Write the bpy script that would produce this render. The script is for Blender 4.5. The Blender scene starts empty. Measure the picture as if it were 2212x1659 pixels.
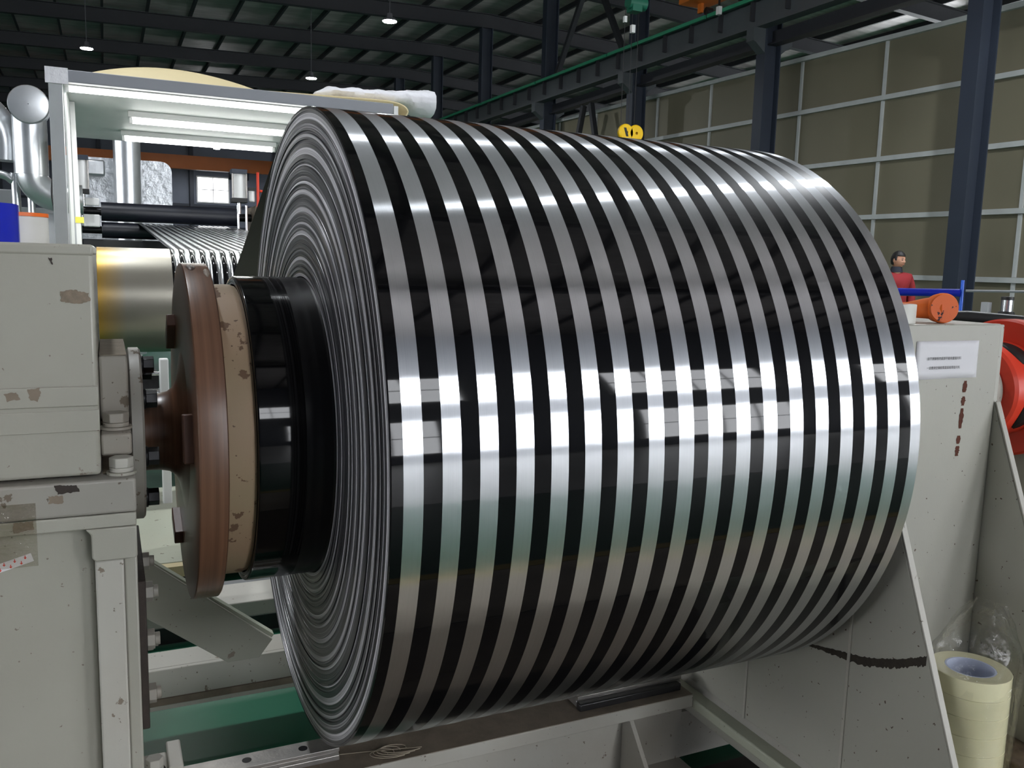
import bpy, bmesh, math, random
from mathutils import Vector, Matrix, noise
SC = bpy.context.scene
COL = SC.collection
PI = math.pi
RNG = random.Random(7)

# ---------------------------------------------------------------- camera
CAM_POS = Vector((-0.3408, -1.7028, 1.3223))
YAW, PITCH, ROLL, FPX = 0.4376, 0.1365, 0.0265, 1878.17
_f = Vector((math.sin(YAW) * math.cos(PITCH), math.cos(YAW) * math.cos(PITCH), -math.sin(PITCH)))
_r = Vector((math.cos(YAW), -math.sin(YAW), 0))
_u = _r.cross(_f)
_a = _r * math.cos(ROLL) + _u * math.sin(ROLL)
_b = -_r * math.sin(ROLL) + _u * math.cos(ROLL)
cam_data = bpy.data.cameras.new('camera')
cam_data.sensor_width = 36.0
cam_data.lens = FPX / 2212 * 36.0
cam_data.clip_start = 0.02
cam_data.clip_end = 400
cam = bpy.data.objects.new('camera', cam_data)
COL.objects.link(cam)
cam.matrix_world = Matrix(((_a.x, _b.x, -_f.x, CAM_POS.x), (_a.y, _b.y, -_f.y, CAM_POS.y), (_a.z, _b.z, -_f.z, CAM_POS.z), (0, 0, 0, 1)))
SC.camera = cam

# ---------------------------------------------------------------- world, exposure
w = bpy.data.worlds.new('world')
SC.world = w
w.use_nodes = True
w.node_tree.nodes['Background'].inputs[0].default_value = (0.75, 0.85, 1.0, 1)
w.node_tree.nodes['Background'].inputs[1].default_value = 1.0
SC.view_settings.view_transform = 'Standard'
SC.view_settings.look = 'None'
SC.view_settings.exposure = -0.5
SC.view_settings.gamma = 1.0
SC.view_settings.use_curve_mapping = False
if hasattr(SC, 'cycles'):
    SC.cycles.max_bounces = 7
    SC.cycles.diffuse_bounces = 3
    SC.cycles.glossy_bounces = 4
    SC.cycles.transmission_bounces = 2
    SC.cycles.transparent_max_bounces = 8
WINDOW_LIGHT = 25.0      # daylight seen through the panes
HIGHBAY_W = 1500.0
TUBE_STRENGTH = 15.0


# ---------------------------------------------------------------- materials
def nt(name):
    m = bpy.data.materials.new(name)
    m.use_nodes = True
    t = m.node_tree
    return m, t, t.nodes['Principled BSDF']


def N(t, kind, **kw):
    n = t.nodes.new(kind)
    for k, v in kw.items():
        setattr(n, k, v)
    return n


def mat(name, col, rough=0.5, metal=0.0, spec=0.5, var=0.0, vscale=8.0, bump=0.0, bscale=60.0, bdist=0.002, coat=0.0):
    """plain paint / plastic / metal with a little procedural variation and relief"""
    m, t, p = nt(name)
    p.inputs['Base Color'].default_value = (*col, 1)
    p.inputs['Roughness'].default_value = rough
    p.inputs['Metallic'].default_value = metal
    p.inputs['Specular IOR Level'].default_value = spec
    p.inputs['Coat Weight'].default_value = coat
    tc = N(t, 'ShaderNodeTexCoord')
    if var:
        nz = N(t, 'ShaderNodeTexNoise')
        nz.inputs['Scale'].default_value = vscale
        nz.inputs['Detail'].default_value = 6
        t.links.new(tc.outputs['Object'], nz.inputs['Vector'])
        mx = N(t, 'ShaderNodeMix', data_type='RGBA')
        mx.inputs[6].default_value = (*[max(0, c * (1 - var)) for c in col], 1)
        mx.inputs[7].default_value = (*[min(1, c * (1 + var)) for c in col], 1)
        t.links.new(nz.outputs['Fac'], mx.inputs[0])
        t.links.new(mx.outputs[2], p.inputs['Base Color'])
    if bump:
        nb = N(t, 'ShaderNodeTexNoise')
        nb.inputs['Scale'].default_value = bscale
        nb.inputs['Detail'].default_value = 4
        t.links.new(tc.outputs['Object'], nb.inputs['Vector'])
        bp = N(t, 'ShaderNodeBump')
        bp.inputs['Strength'].default_value = bump
        bp.inputs['Distance'].default_value = bdist
        t.links.new(nb.outputs['Fac'], bp.inputs['Height'])
        t.links.new(bp.outputs['Normal'], p.inputs['Normal'])
    return m


def chipped(name, col, under, amount=0.72, scale=9.0, rough=0.32, grime=(0.30, 0.26, 0.21), grime_amt=0.5, fine=0.0):
    """glossy machine paint with chips down to primer, grime clouds and orange-peel relief"""
    m, t, p = nt(name)
    tc = N(t, 'ShaderNodeTexCoord')
    mp = N(t, 'ShaderNodeMapping')
    t.links.new(tc.outputs['Object'], mp.inputs['Vector'])
    n1 = N(t, 'ShaderNodeTexNoise')
    n1.inputs['Scale'].default_value = scale
    n1.inputs['Detail'].default_value = 9
    n1.inputs['Roughness'].default_value = 0.62
    t.links.new(mp.outputs['Vector'], n1.inputs['Vector'])
    r1 = N(t, 'ShaderNodeValToRGB')
    r1.color_ramp.elements[0].position = amount
    r1.color_ramp.elements[1].position = amount + 0.012
    t.links.new(n1.outputs['Fac'], r1.inputs['Fac'])
    n2 = N(t, 'ShaderNodeTexNoise')
    n2.inputs['Scale'].default_value = 3.1
    n2.inputs['Detail'].default_value = 5
    t.links.new(mp.outputs['Vector'], n2.inputs['Vector'])
    r2 = N(t, 'ShaderNodeValToRGB')
    r2.color_ramp.elements[0].position = 0.42
    r2.color_ramp.elements[1].position = 0.8
    t.links.new(n2.outputs['Fac'], r2.inputs['Fac'])
    ml = N(t, 'ShaderNodeMath', operation='MULTIPLY')
    ml.inputs[1].default_value = grime_amt
    t.links.new(r2.outputs['Color'], ml.inputs[0])
    m1 = N(t, 'ShaderNodeMix', data_type='RGBA')
    m1.inputs[6].default_value = (*col, 1)
    m1.inputs[7].default_value = (*grime, 1)
    t.links.new(ml.outputs[0], m1.inputs[0])
    # small dark specks
    v = N(t, 'ShaderNodeTexNoise')
    v.inputs['Scale'].default_value = 95
    v.inputs['Detail'].default_value = 2
    t.links.new(mp.outputs['Vector'], v.inputs['Vector'])
    r3 = N(t, 'ShaderNodeValToRGB')
    r3.color_ramp.elements[0].position = 0.735 - fine
    r3.color_ramp.elements[1].position = 0.76 - fine
    t.links.new(v.outputs['Fac'], r3.inputs['Fac'])
    m2 = N(t, 'ShaderNodeMix', data_type='RGBA')
    m2.inputs[7].default_value = (*[c * 0.8 for c in under], 1)
    t.links.new(r3.outputs['Color'], m2.inputs[0])
    t.links.new(m1.outputs[2], m2.inputs[6])
    m3 = N(t, 'ShaderNodeMix', data_type='RGBA')
    m3.inputs[7].default_value = (*under, 1)
    t.links.new(r1.outputs['Color'], m3.inputs[0])
    t.links.new(m2.outputs[2], m3.inputs[6])
    t.links.new(m3.outputs[2], p.inputs['Base Color'])
    rr = N(t, 'ShaderNodeMapRange')
    rr.inputs['To Min'].default_value = rough
    rr.inputs['To Max'].default_value = 0.8
    t.links.new(r1.outputs['Color'], rr.inputs['Value'])
    t.links.new(rr.outputs['Result'], p.inputs['Roughness'])
    # relief: orange peel minus the chips
    nb = N(t, 'ShaderNodeTexNoise')
    nb.inputs['Scale'].default_value = 55
    nb.inputs['Detail'].default_value = 3
    t.links.new(mp.outputs['Vector'], nb.inputs['Vector'])
    sb = N(t, 'ShaderNodeMath', operation='SUBTRACT')
    t.links.new(nb.outputs['Fac'], sb.inputs[0])
    t.links.new(r1.outputs['Color'], sb.inputs[1])
    bp = N(t, 'ShaderNodeBump')
    bp.inputs['Strength'].default_value = 0.35
    bp.inputs['Distance'].default_value = 0.0012
    t.links.new(sb.outputs[0], bp.inputs['Height'])
    t.links.new(bp.outputs['Normal'], p.inputs['Normal'])
    return m


def emit(name, col, strength):
    m, t, p = nt(name)
    p.inputs['Base Color'].default_value = (0.8, 0.8, 0.8, 1)
    p.inputs['Emission Color'].default_value = (*col, 1)
    p.inputs['Emission Strength'].default_value = strength
    return m


M = {}
PAINT = (0.385, 0.375, 0.32)
M['paint'] = chipped('grey_green_paint', PAINT, (0.25, 0.21, 0.17), 0.675, 13, 0.30, (0.28, 0.25, 0.21), 0.5, 0.012)
M['paint_dirty'] = chipped('dirty_grey_paint', (0.32, 0.305, 0.27), (0.15, 0.12, 0.09), 0.61, 16, 0.4, (0.27, 0.22, 0.17), 0.75, 0.02)
M['paint_stand'] = chipped('stand_paint', (0.40, 0.39, 0.335), (0.10, 0.06, 0.04), 0.76, 24, 0.38, (0.31, 0.30, 0.28), 0.4, 0.03)
M['paint_pale'] = chipped('pale_green_paint', (0.46, 0.48, 0.38), (0.20, 0.18, 0.13), 0.66, 20, 0.35, (0.42, 0.40, 0.30), 0.5)
M['paint_white'] = chipped('white_paint', (0.46, 0.445, 0.395), (0.22, 0.18, 0.14), 0.66, 22, 0.45, (0.33, 0.28, 0.22), 0.6, 0.02)
M['grime'] = mat('brown_grime_and_shade', (0.20, 0.16, 0.12), 0.75, var=0.5, vscale=18, bump=0.6, bscale=90)  # grime; also the painted shade of the floor plate near the roll
M['chip_tan'] = mat('tan_primer', (0.21, 0.165, 0.12), 0.7, var=0.45, vscale=120, bump=0.6, bscale=160)
M['chip_pale'] = mat('pale_worn_primer', (0.30, 0.24, 0.19), 0.6, var=0.4, vscale=90, bump=0.5, bscale=150)
M['chip_dark'] = mat('dark_worn_primer', (0.075, 0.045, 0.036), 0.5, var=0.3, vscale=60)
M['dust'] = mat('brown_dust', (0.23, 0.19, 0.14), 0.85, var=0.3, vscale=30, bump=0.5, bscale=150)
M['bare_steel'] = mat('worn_steel', (0.42, 0.40, 0.38), 0.38, 0.85, var=0.35, vscale=30, bump=0.3, bscale=120)
M['dark_steel'] = mat('oily_dark_steel', (0.030, 0.029, 0.030), 0.35, 0.3, var=0.4, vscale=40, bump=0.3)
M['black_bolt'] = mat('blackened_bolt_steel', (0.012, 0.012, 0.014), 0.32, 0.4, bump=0.2)
M['near_black'] = mat('near_black_floor', (0.022, 0.018, 0.015), 0.6, var=0.5, vscale=14, bump=0.4)
M['gasket'] = mat('dark_gasket', (0.035, 0.025, 0.02), 0.7, var=0.6, vscale=40, bump=0.5)
M['floor'] = mat('green_epoxy_floor', (0.015, 0.104, 0.057), 0.42, spec=0.25, var=0.35, vscale=2.2, bump=0.06, bscale=9, bdist=0.01)
M['plate_floor'] = mat('beige_floor_plate', (0.40, 0.34, 0.27), 0.45, var=0.2, vscale=5, bump=0.2)
M['pale_concrete'] = mat('pale_grey_concrete', (0.58, 0.57, 0.55), 0.35, var=0.15, vscale=1.5)
M['yellow_line'] = mat('yellow_floor_paint', (0.42, 0.31, 0.05), 0.4, var=0.15)
M['blue_steel'] = mat('blue_grey_column_paint', (0.026, 0.034, 0.052), 0.5, var=0.2, vscale=1.5)
M['dark_beam'] = mat('dark_roof_steel', (0.026, 0.027, 0.032), 0.55, var=0.2)
M['girder'] = mat('grey_girder_paint', (0.075, 0.085, 0.092), 0.5, var=0.2, vscale=1.2)
M['green_bar'] = mat('green_conductor_bar', (0.03, 0.28, 0.15), 0.4)
M['wall_panel'] = mat('olive_wall_board', (0.170, 0.155, 0.104), 0.55, var=0.12, vscale=0.7, bump=0.05, bscale=3)
M['wall_rail'] = mat('pale_wall_rail', (0.46, 0.48, 0.47), 0.45, var=0.15, vscale=4)
M['dark_wall'] = mat('blue_grey_sheet_wall', (0.16, 0.18, 0.23), 0.6, var=0.15, vscale=0.6)
M['back_wall'] = mat('pale_sheet_wall', (0.16, 0.18, 0.24), 0.6, var=0.1, vscale=0.5)
M['orange_paint'] = mat('orange_crane_paint', (0.62, 0.16, 0.02), 0.4, var=0.15, vscale=0.8)
M['yellow_paint'] = mat('yellow_hook_paint', (0.85, 0.52, 0.01), 0.35, var=0.1)
M['black_paint'] = mat('black_paint', (0.010, 0.010, 0.010), 0.5)
M['white_plastic'] = mat('white_plastic', (0.78, 0.78, 0.77), 0.35)
M['blue_plastic'] = mat('blue_plastic', (0.010, 0.020, 0.42), 0.22, coat=0.3)
M['blue_pipe'] = mat('blue_enamel', (0.006, 0.014, 0.30), 0.3)
M['blue_bright'] = mat('bright_blue_enamel', (0.006, 0.10, 0.62), 0.3)
M['orange_plastic'] = mat('orange_plastic', (0.90, 0.17, 0.02), 0.42, var=0.12, vscale=30, bump=0.2)
M['orange_dirty'] = chipped('orange_dirty_face', (0.86, 0.16, 0.03), (0.05, 0.025, 0.03), 0.60, 34, 0.6, (0.5, 0.10, 0.05), 0.5, 0.04)
M['red_paint'] = mat('red_orange_enamel', (0.72, 0.050, 0.022), 0.3, var=0.10, vscale=7, bump=0.15, bscale=30)
M['red_dark'] = mat('slot_black', (0.01, 0.006, 0.006), 0.7)
M['paper'] = mat('white_paper', (0.74, 0.73, 0.76), 0.6, var=0.03)
M['ink'] = mat('black_ink', (0.015, 0.013, 0.016), 0.6)
M['rust'] = mat('red_brown_rust', (0.090, 0.022, 0.010), 0.85, var=0.5, vscale=60, bump=0.8, bscale=150)
M['dark_rust'] = mat('dark_rubbed_metal', (0.032, 0.024, 0.017), 0.7, var=0.5, vscale=50, bump=0.8, bscale=140)
M['tape'] = mat('yellowish_clear_tape', (0.74, 0.70, 0.46), 0.16, var=0.16, vscale=14, coat=0.5)
M['tape_white'] = mat('frosted_tape', (0.66, 0.65, 0.60), 0.4, var=0.06)
M['tape_core'] = mat('pale_blue_card', (0.55, 0.60, 0.76), 0.7)
M['wood'] = mat('mottled_fibre_board', (0.17, 0.125, 0.085), 0.85, var=0.65, vscale=38, bump=0.8, bscale=70, bdist=0.004)
M['cord'] = mat('pale_string', (0.40, 0.34, 0.26), 0.8)
M['duct'] = mat('galvanised_duct', (0.60, 0.62, 0.64), 0.30, 0.75, var=0.15, vscale=5, bump=0.15, bscale=9, bdist=0.01)
M['foil_wrap'] = mat('crumpled_foil_wrap', (0.60, 0.62, 0.65), 0.35, 0.6, var=0.15, vscale=7, bump=0.9, bscale=11, bdist=0.02)
M['machine_grey'] = mat('light_grey_frame', (0.40, 0.42, 0.43), 0.4, var=0.1)
M['machine_dark'] = mat('dark_machine_panel', (0.020, 0.021, 0.024), 0.5)
M['rubber'] = mat('blue_black_rubber', (0.010, 0.012, 0.020), 0.42, var=0.2)
M['canopy_white'] = mat('white_canopy_sheet', (0.72, 0.75, 0.73), 0.5, var=0.05)
M['canopy_grey'] = mat('grey_canopy_edge', (0.26, 0.27, 0.30), 0.5)
M['beige_board'] = mat('beige_card_sheet', (0.62, 0.52, 0.30), 0.6, var=0.10, vscale=3)
M['bag_white'] = mat('white_plastic_sack', (0.78, 0.78, 0.82), 0.3, bump=0.5, bscale=30, bdist=0.01)
M['chrome'] = mat('bright_steel', (0.70, 0.71, 0.72), 0.2, 1.0)
M['red_hose'] = mat('red_air_hose', (0.70, 0.05, 0.02), 0.35)
M['black_cable'] = mat('black_cable', (0.012, 0.012, 0.012), 0.5)
M['yellow_tape'] = mat('yellow_tape', (0.80, 0.72, 0.10), 0.5)
M['green_hoist'] = mat('green_hoist_paint', (0.015, 0.13, 0.08), 0.4)
M['lamp_body'] = mat('lamp_body_grey', (0.10, 0.10, 0.11), 0.5)
M['red_cloth'] = mat('red_jacket_cloth', (0.23, 0.007, 0.011), 0.8, bump=0.3, bscale=30, bdist=0.006)
M['navy_cloth'] = mat('navy_cloth', (0.018, 0.020, 0.032), 0.85, bump=0.2)
M['skin'] = mat('warm_skin', (0.50, 0.25, 0.16), 0.5, var=0.08)
M['hair'] = mat('black_hair', (0.008, 0.007, 0.007), 0.5, bump=0.6, bscale=120)
M['eye_dark'] = mat('dark_eye', (0.02, 0.015, 0.012), 0.3)
M['lips'] = mat('lip_skin', (0.38, 0.14, 0.10), 0.5)
M['highbay'] = emit('highbay_lens', (1.0, 0.98, 0.93), 120.0)
M['tube'] = emit('fluorescent_tube', (1.0, 1.0, 0.97), TUBE_STRENGTH)
M['pane'] = emit('daylight_pane', (0.93, 0.96, 1.0), WINDOW_LIGHT)
M['fill_pane'] = emit('fill_pane_glow', (0.93, 0.96, 1.0), 18.0)  # glow of the added side windows
M['pane_far'] = emit('daylight_pane_far', (0.96, 0.98, 1.0), 6.0)
M['grey_pole'] = mat('grey_pole', (0.20, 0.21, 0.22), 0.4)
M['pale_roller'] = mat('pale_end_ring', (0.7, 0.68, 0.6), 0.4)


def make_brushed():
    """silver brushed round the roll: sharp across the grain, streaked along the axis"""
    m, t, p = nt('brushed_silver_band')
    t.nodes.remove(p)
    p = N(t, 'ShaderNodeBsdfAnisotropic')
    q = N(t, 'ShaderNodeBsdfAnisotropic')
    tg = N(t, 'ShaderNodeTangent', direction_type='RADIAL', axis='X')
    tc = N(t, 'ShaderNodeTexCoord')
    mp = N(t, 'ShaderNodeMapping')
    mp.inputs['Scale'].default_value = (900, 3, 3)     # grain runs round the roll
    t.links.new(tc.outputs['Object'], mp.inputs['Vector'])
    nz = N(t, 'ShaderNodeTexNoise')
    nz.inputs['Scale'].default_value = 1.0
    nz.inputs['Detail'].default_value = 3
    t.links.new(mp.outputs['Vector'], nz.inputs['Vector'])
    mx = N(t, 'ShaderNodeMix', data_type='RGBA')
    mx.inputs[6].default_value = (0.66, 0.68, 0.71, 1)
    mx.inputs[7].default_value = (0.80, 0.81, 0.84, 1)
    t.links.new(nz.outputs['Fac'], mx.inputs[0])
    bp = N(t, 'ShaderNodeBump')
    bp.inputs['Strength'].default_value = 0.5
    bp.inputs['Distance'].default_value = 0.0002
    t.links.new(nz.outputs['Fac'], bp.inputs['Height'])
    for n, r, an in ((p, 0.20, 0.82), (q, 0.48, 0.45)):
        n.distribution = 'GGX'
        n.inputs['Anisotropy'].default_value = an
        n.inputs['Roughness'].default_value = r
        t.links.new(tg.outputs['Tangent'], n.inputs['Tangent'])
        t.links.new(mx.outputs[2], n.inputs['Color'])
        t.links.new(bp.outputs['Normal'], n.inputs['Normal'])
    ms = N(t, 'ShaderNodeMixShader')
    ms.inputs[0].default_value = 0.30
    t.links.new(p.outputs[0], ms.inputs[1])
    t.links.new(q.outputs[0], ms.inputs[2])
    t.links.new(ms.outputs[0], t.nodes['Material Output'].inputs['Surface'])
    return m


M['silver'] = make_brushed()
M['black_film'] = mat('gloss_black_film', (0.0025, 0.0025, 0.003), 0.32, spec=0.02, coat=0.43)
M['black_film'].node_tree.nodes['Principled BSDF'].inputs['Coat Roughness'].default_value = 0.035
M['black_backing'] = mat('dull_black_film_back', (0.012, 0.012, 0.013), 0.5)
M['black_core_film'] = mat('gloss_black_core_film', (0.002, 0.002, 0.0025), 0.3, spec=0.02, coat=0.43)
M['black_core_film'].node_tree.nodes['Principled BSDF'].inputs['Coat Roughness'].default_value = 0.05
M['core_layers'] = mat('dull_black_layers', (0.006, 0.006, 0.007), 0.35, spec=0.25)


def make_layers():
    """edges of thousands of wound film layers: pale and dark rings by radius from the axis"""
    m, t, p = nt('wound_film_edges')
    tc = N(t, 'ShaderNodeTexCoord')
    sx = N(t, 'ShaderNodeSeparateXYZ')
    t.links.new(tc.outputs['Object'], sx.inputs[0])
    yy = N(t, 'ShaderNodeMath', operation='MULTIPLY')
    t.links.new(sx.outputs['Y'], yy.inputs[0]); t.links.new(sx.outputs['Y'], yy.inputs[1])
    zz = N(t, 'ShaderNodeMath', operation='MULTIPLY')
    t.links.new(sx.outputs['Z'], zz.inputs[0]); t.links.new(sx.outputs['Z'], zz.inputs[1])
    ad = N(t, 'ShaderNodeMath', operation='ADD')
    t.links.new(yy.outputs[0], ad.inputs[0]); t.links.new(zz.outputs[0], ad.inputs[1])
    sq = N(t, 'ShaderNodeMath', operation='SQRT')
    t.links.new(ad.outputs[0], sq.inputs[0])
    outs = []
    for sc, lo, hi in ((66.0, 0.575, 0.60), (170.0, 0.50, 0.66), (620.0, 0.35, 0.75)):
        nz = N(t, 'ShaderNodeTexNoise', noise_dimensions='1D')
        nz.inputs['Scale'].default_value = sc
        nz.inputs['Detail'].default_value = 1
        t.links.new(sq.outputs[0], nz.inputs['W'])
        mr = N(t, 'ShaderNodeMapRange')
        mr.inputs['From Min'].default_value = lo
        mr.inputs['From Max'].default_value = hi
        t.links.new(nz.outputs['Fac'], mr.inputs['Value'])
        outs.append(mr)
    a1 = N(t, 'ShaderNodeMath', operation='MULTIPLY'); a1.inputs[1].default_value = 0.62
    t.links.new(outs[0].outputs['Result'], a1.inputs[0])
    a2 = N(t, 'ShaderNodeMath', operation='MULTIPLY_ADD'); a2.inputs[1].default_value = 0.30
    t.links.new(outs[1].outputs['Result'], a2.inputs[0]); t.links.new(a1.outputs[0], a2.inputs[2])
    a3 = N(t, 'ShaderNodeMath', operation='MULTIPLY_ADD'); a3.inputs[1].default_value = 0.16
    t.links.new(outs[2].outputs['Result'], a3.inputs[0]); t.links.new(a2.outputs[0], a3.inputs[2])
    cr = N(t, 'ShaderNodeValToRGB')
    cr.color_ramp.elements[0].color = (0.014, 0.014, 0.017, 1)
    cr.color_ramp.elements[1].color = (0.80, 0.78, 0.82, 1)
    e = cr.color_ramp.elements.new(0.42); e.color = (0.17, 0.165, 0.18, 1)
    t.links.new(a3.outputs[0], cr.inputs['Fac'])
    t.links.new(cr.outputs['Color'], p.inputs['Base Color'])
    p.inputs['Roughness'].default_value = 0.30
    p.inputs['Specular IOR Level'].default_value = 0.6
    bp = N(t, 'ShaderNodeBump')
    bp.inputs['Strength'].default_value = 0.8
    bp.inputs['Distance'].default_value = 0.0016
    t.links.new(a3.outputs[0], bp.inputs['Height'])
    t.links.new(bp.outputs['Normal'], p.inputs['Normal'])
    return m


M['layers'] = make_layers()


def make_brown():
    """lathe-turned oxide-brown disc with fine rings round the axis"""
    m, t, p = nt('brown_primer_disc')
    tc = N(t, 'ShaderNodeTexCoord')
    mp = N(t, 'ShaderNodeMapping')
    mp.inputs['Scale'].default_value = (95, 1.2, 1.2)
    t.links.new(tc.outputs['Object'], mp.inputs['Vector'])
    nz = N(t, 'ShaderNodeTexNoise')
    nz.inputs['Scale'].default_value = 1.0
    nz.inputs['Detail'].default_value = 4
    t.links.new(mp.outputs['Vector'], nz.inputs['Vector'])
    cr = N(t, 'ShaderNodeValToRGB')
    cr.color_ramp.elements[0].position = 0.35
    cr.color_ramp.elements[0].color = (0.105, 0.048, 0.027, 1)
    cr.color_ramp.elements[1].position = 0.70
    cr.color_ramp.elements[1].color = (0.215, 0.105, 0.060, 1)
    t.links.new(nz.outputs['Fac'], cr.inputs['Fac'])
    t.links.new(cr.outputs['Color'], p.inputs['Base Color'])
    p.inputs['Roughness'].default_value = 0.34
    bp = N(t, 'ShaderNodeBump')
    bp.inputs['Strength'].default_value = 0.25
    bp.inputs['Distance'].default_value = 0.0008
    t.links.new(nz.outputs['Fac'], bp.inputs['Height'])
    t.links.new(bp.outputs['Normal'], p.inputs['Normal'])
    return m


M['brown'] = make_brown()
M['brown_plain'] = mat('brown_primer', (0.125, 0.055, 0.034), 0.38, var=0.2, vscale=25, bump=0.2)
M['cream'] = chipped('cream_worn_core', (0.40, 0.275, 0.175), (0.17, 0.10, 0.06), 0.585, 17, 0.6, (0.36, 0.32, 0.19), 0.9, 0.03)
M['chill'] = mat('satin_steel_roller', (0.36, 0.34, 0.29), 0.30, 0.85, var=0.06, vscale=3)
def make_chill():
    m, t, p = nt('satin_steel_amber_edge')
    tc = N(t, 'ShaderNodeTexCoord')
    sx = N(t, 'ShaderNodeSeparateXYZ')
    t.links.new(tc.outputs['Object'], sx.inputs[0])
    mr = N(t, 'ShaderNodeMapRange')
    mr.inputs['From Min'].default_value = -0.885
    mr.inputs['From Max'].default_value = -0.740
    t.links.new(sx.outputs['X'], mr.inputs['Value'])
    mx = N(t, 'ShaderNodeMix', data_type='RGBA')
    mx.inputs[6].default_value = (0.48, 0.29, 0.05, 1)
    mx.inputs[7].default_value = (0.34, 0.32, 0.27, 1)
    t.links.new(mr.outputs['Result'], mx.inputs[0])
    t.links.new(mx.outputs[2], p.inputs['Base Color'])
    p.inputs['Metallic'].default_value = 0.8
    p.inputs['Roughness'].default_value = 0.36
    return m


M['chill'] = make_chill()
M['amber'] = mat('amber_roller_edge', (0.50, 0.31, 0.05), 0.35, 0.35, var=0.1)


def make_foil():
    m, t, p = nt('roof_insulation_foil')
    tc = N(t, 'ShaderNodeTexCoord')
    mp = N(t, 'ShaderNodeMapping')
    mp.inputs['Scale'].default_value = (0.5, 2.6, 1)
    t.links.new(tc.outputs['Object'], mp.inputs['Vector'])
    nz = N(t, 'ShaderNodeTexNoise')
    nz.inputs['Scale'].default_value = 1.3
    nz.inputs['Detail'].default_value = 6
    t.links.new(mp.outputs['Vector'], nz.inputs['Vector'])
    cr = N(t, 'ShaderNodeValToRGB')
    cr.color_ramp.elements[0].position = 0.3
    cr.color_ramp.elements[0].color = (0.36, 0.325, 0.315, 1)
    cr.color_ramp.elements[1].position = 0.7
    cr.color_ramp.elements[1].color = (0.62, 0.565, 0.55, 1)
    t.links.new(nz.outputs['Fac'], cr.inputs['Fac'])
    t.links.new(cr.outputs['Color'], p.inputs['Base Color'])
    p.inputs['Roughness'].default_value = 0.42
    p.inputs['Metallic'].default_value = 0.1
    bp = N(t, 'ShaderNodeBump')
    bp.inputs['Strength'].default_value = 0.5
    bp.inputs['Distance'].default_value = 0.08
    t.links.new(nz.outputs['Fac'], bp.inputs['Height'])
    t.links.new(bp.outputs['Normal'], p.inputs['Normal'])
    return m


M['foil'] = make_foil()


def make_clear(name, tint, gloss=0.3):
    """thin clear film: mostly see-through with a glossy skin"""
    m = bpy.data.materials.new(name)
    m.use_nodes = True
    t = m.node_tree
    t.nodes.remove(t.nodes['Principled BSDF'])
    out = t.nodes['Material Output']
    tr = N(t, 'ShaderNodeBsdfTransparent')
    tr.inputs['Color'].default_value = (*tint, 1)
    gl = N(t, 'ShaderNodeBsdfGlossy')
    gl.inputs['Roughness'].default_value = 0.12
    fr = N(t, 'ShaderNodeFresnel')
    fr.inputs['IOR'].default_value = 1.0 + gloss
    tc = N(t, 'ShaderNodeTexCoord')
    nz = N(t, 'ShaderNodeTexNoise')
    nz.inputs['Scale'].default_value = 38
    nz.inputs['Detail'].default_value = 5
    t.links.new(tc.outputs['Object'], nz.inputs['Vector'])
    bp = N(t, 'ShaderNodeBump')
    bp.inputs['Strength'].default_value = 0.9
    bp.inputs['Distance'].default_value = 0.006
    t.links.new(nz.outputs['Fac'], bp.inputs['Height'])
    t.links.new(bp.outputs['Normal'], gl.inputs['Normal'])
    t.links.new(bp.outputs['Normal'], fr.inputs['Normal'])
    mx = N(t, 'ShaderNodeMixShader')
    sc = N(t, 'ShaderNodeMath', operation='MULTIPLY_ADD')
    sc.inputs[1].default_value = 0.30
    sc.inputs[2].default_value = 0.055
    t.links.new(fr.outputs[0], sc.inputs[0])
    t.links.new(sc.outputs[0], mx.inputs[0])
    t.links.new(tr.outputs[0], mx.inputs[1])
    t.links.new(gl.outputs[0], mx.inputs[2])
    t.links.new(mx.outputs[0], out.inputs['Surface'])
    return m


M['clear_film'] = make_clear('clear_wrinkled_film', (0.985, 0.985, 0.98), 0.30)
M['clear_tape'] = make_clear('clear_sticky_tape', (0.90, 0.88, 0.85), 0.15)


# ---------------------------------------------------------------- mesh helpers
def box(bm, x0, x1, y0, y1, z0, z1):
    v = [bm.verts.new((x, y, z)) for z in (z0, z1) for y in (y0, y1) for x in (x0, x1)]
    for f in ((0, 2, 3, 1), (4, 5, 7, 6), (0, 1, 5, 4), (2, 6, 7, 3), (0, 4, 6, 2), (1, 3, 7, 5)):
        bm.faces.new([v[i] for i in f])
    return v


def frame(d):
    d = Vector(d).normalized()
    h = Vector((0, 0, 1)) if abs(d.z) < 0.9 else Vector((1, 0, 0))
    a = d.cross(h).normalized()
    return a, d.cross(a).normalized()


def cyl(bm, p0, p1, r0, r1=None, seg=32, cap=True, phase=0.0):
    r1 = r0 if r1 is None else r1
    p0, p1 = Vector(p0), Vector(p1)
    a, b = frame(p1 - p0)
    rings = []
    for p, r in ((p0, r0), (p1, r1)):
        rings.append([bm.verts.new(p + a * r * math.cos(phase + 2 * PI * i / seg) + b * r * math.sin(phase + 2 * PI * i / seg)) for i in range(seg)])
    for i in range(seg):
        j = (i + 1) % seg
        bm.faces.new((rings[0][i], rings[0][j], rings[1][j], rings[1][i]))
    if cap:
        bm.faces.new(rings[0][::-1])
        bm.faces.new(rings[1])


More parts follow.
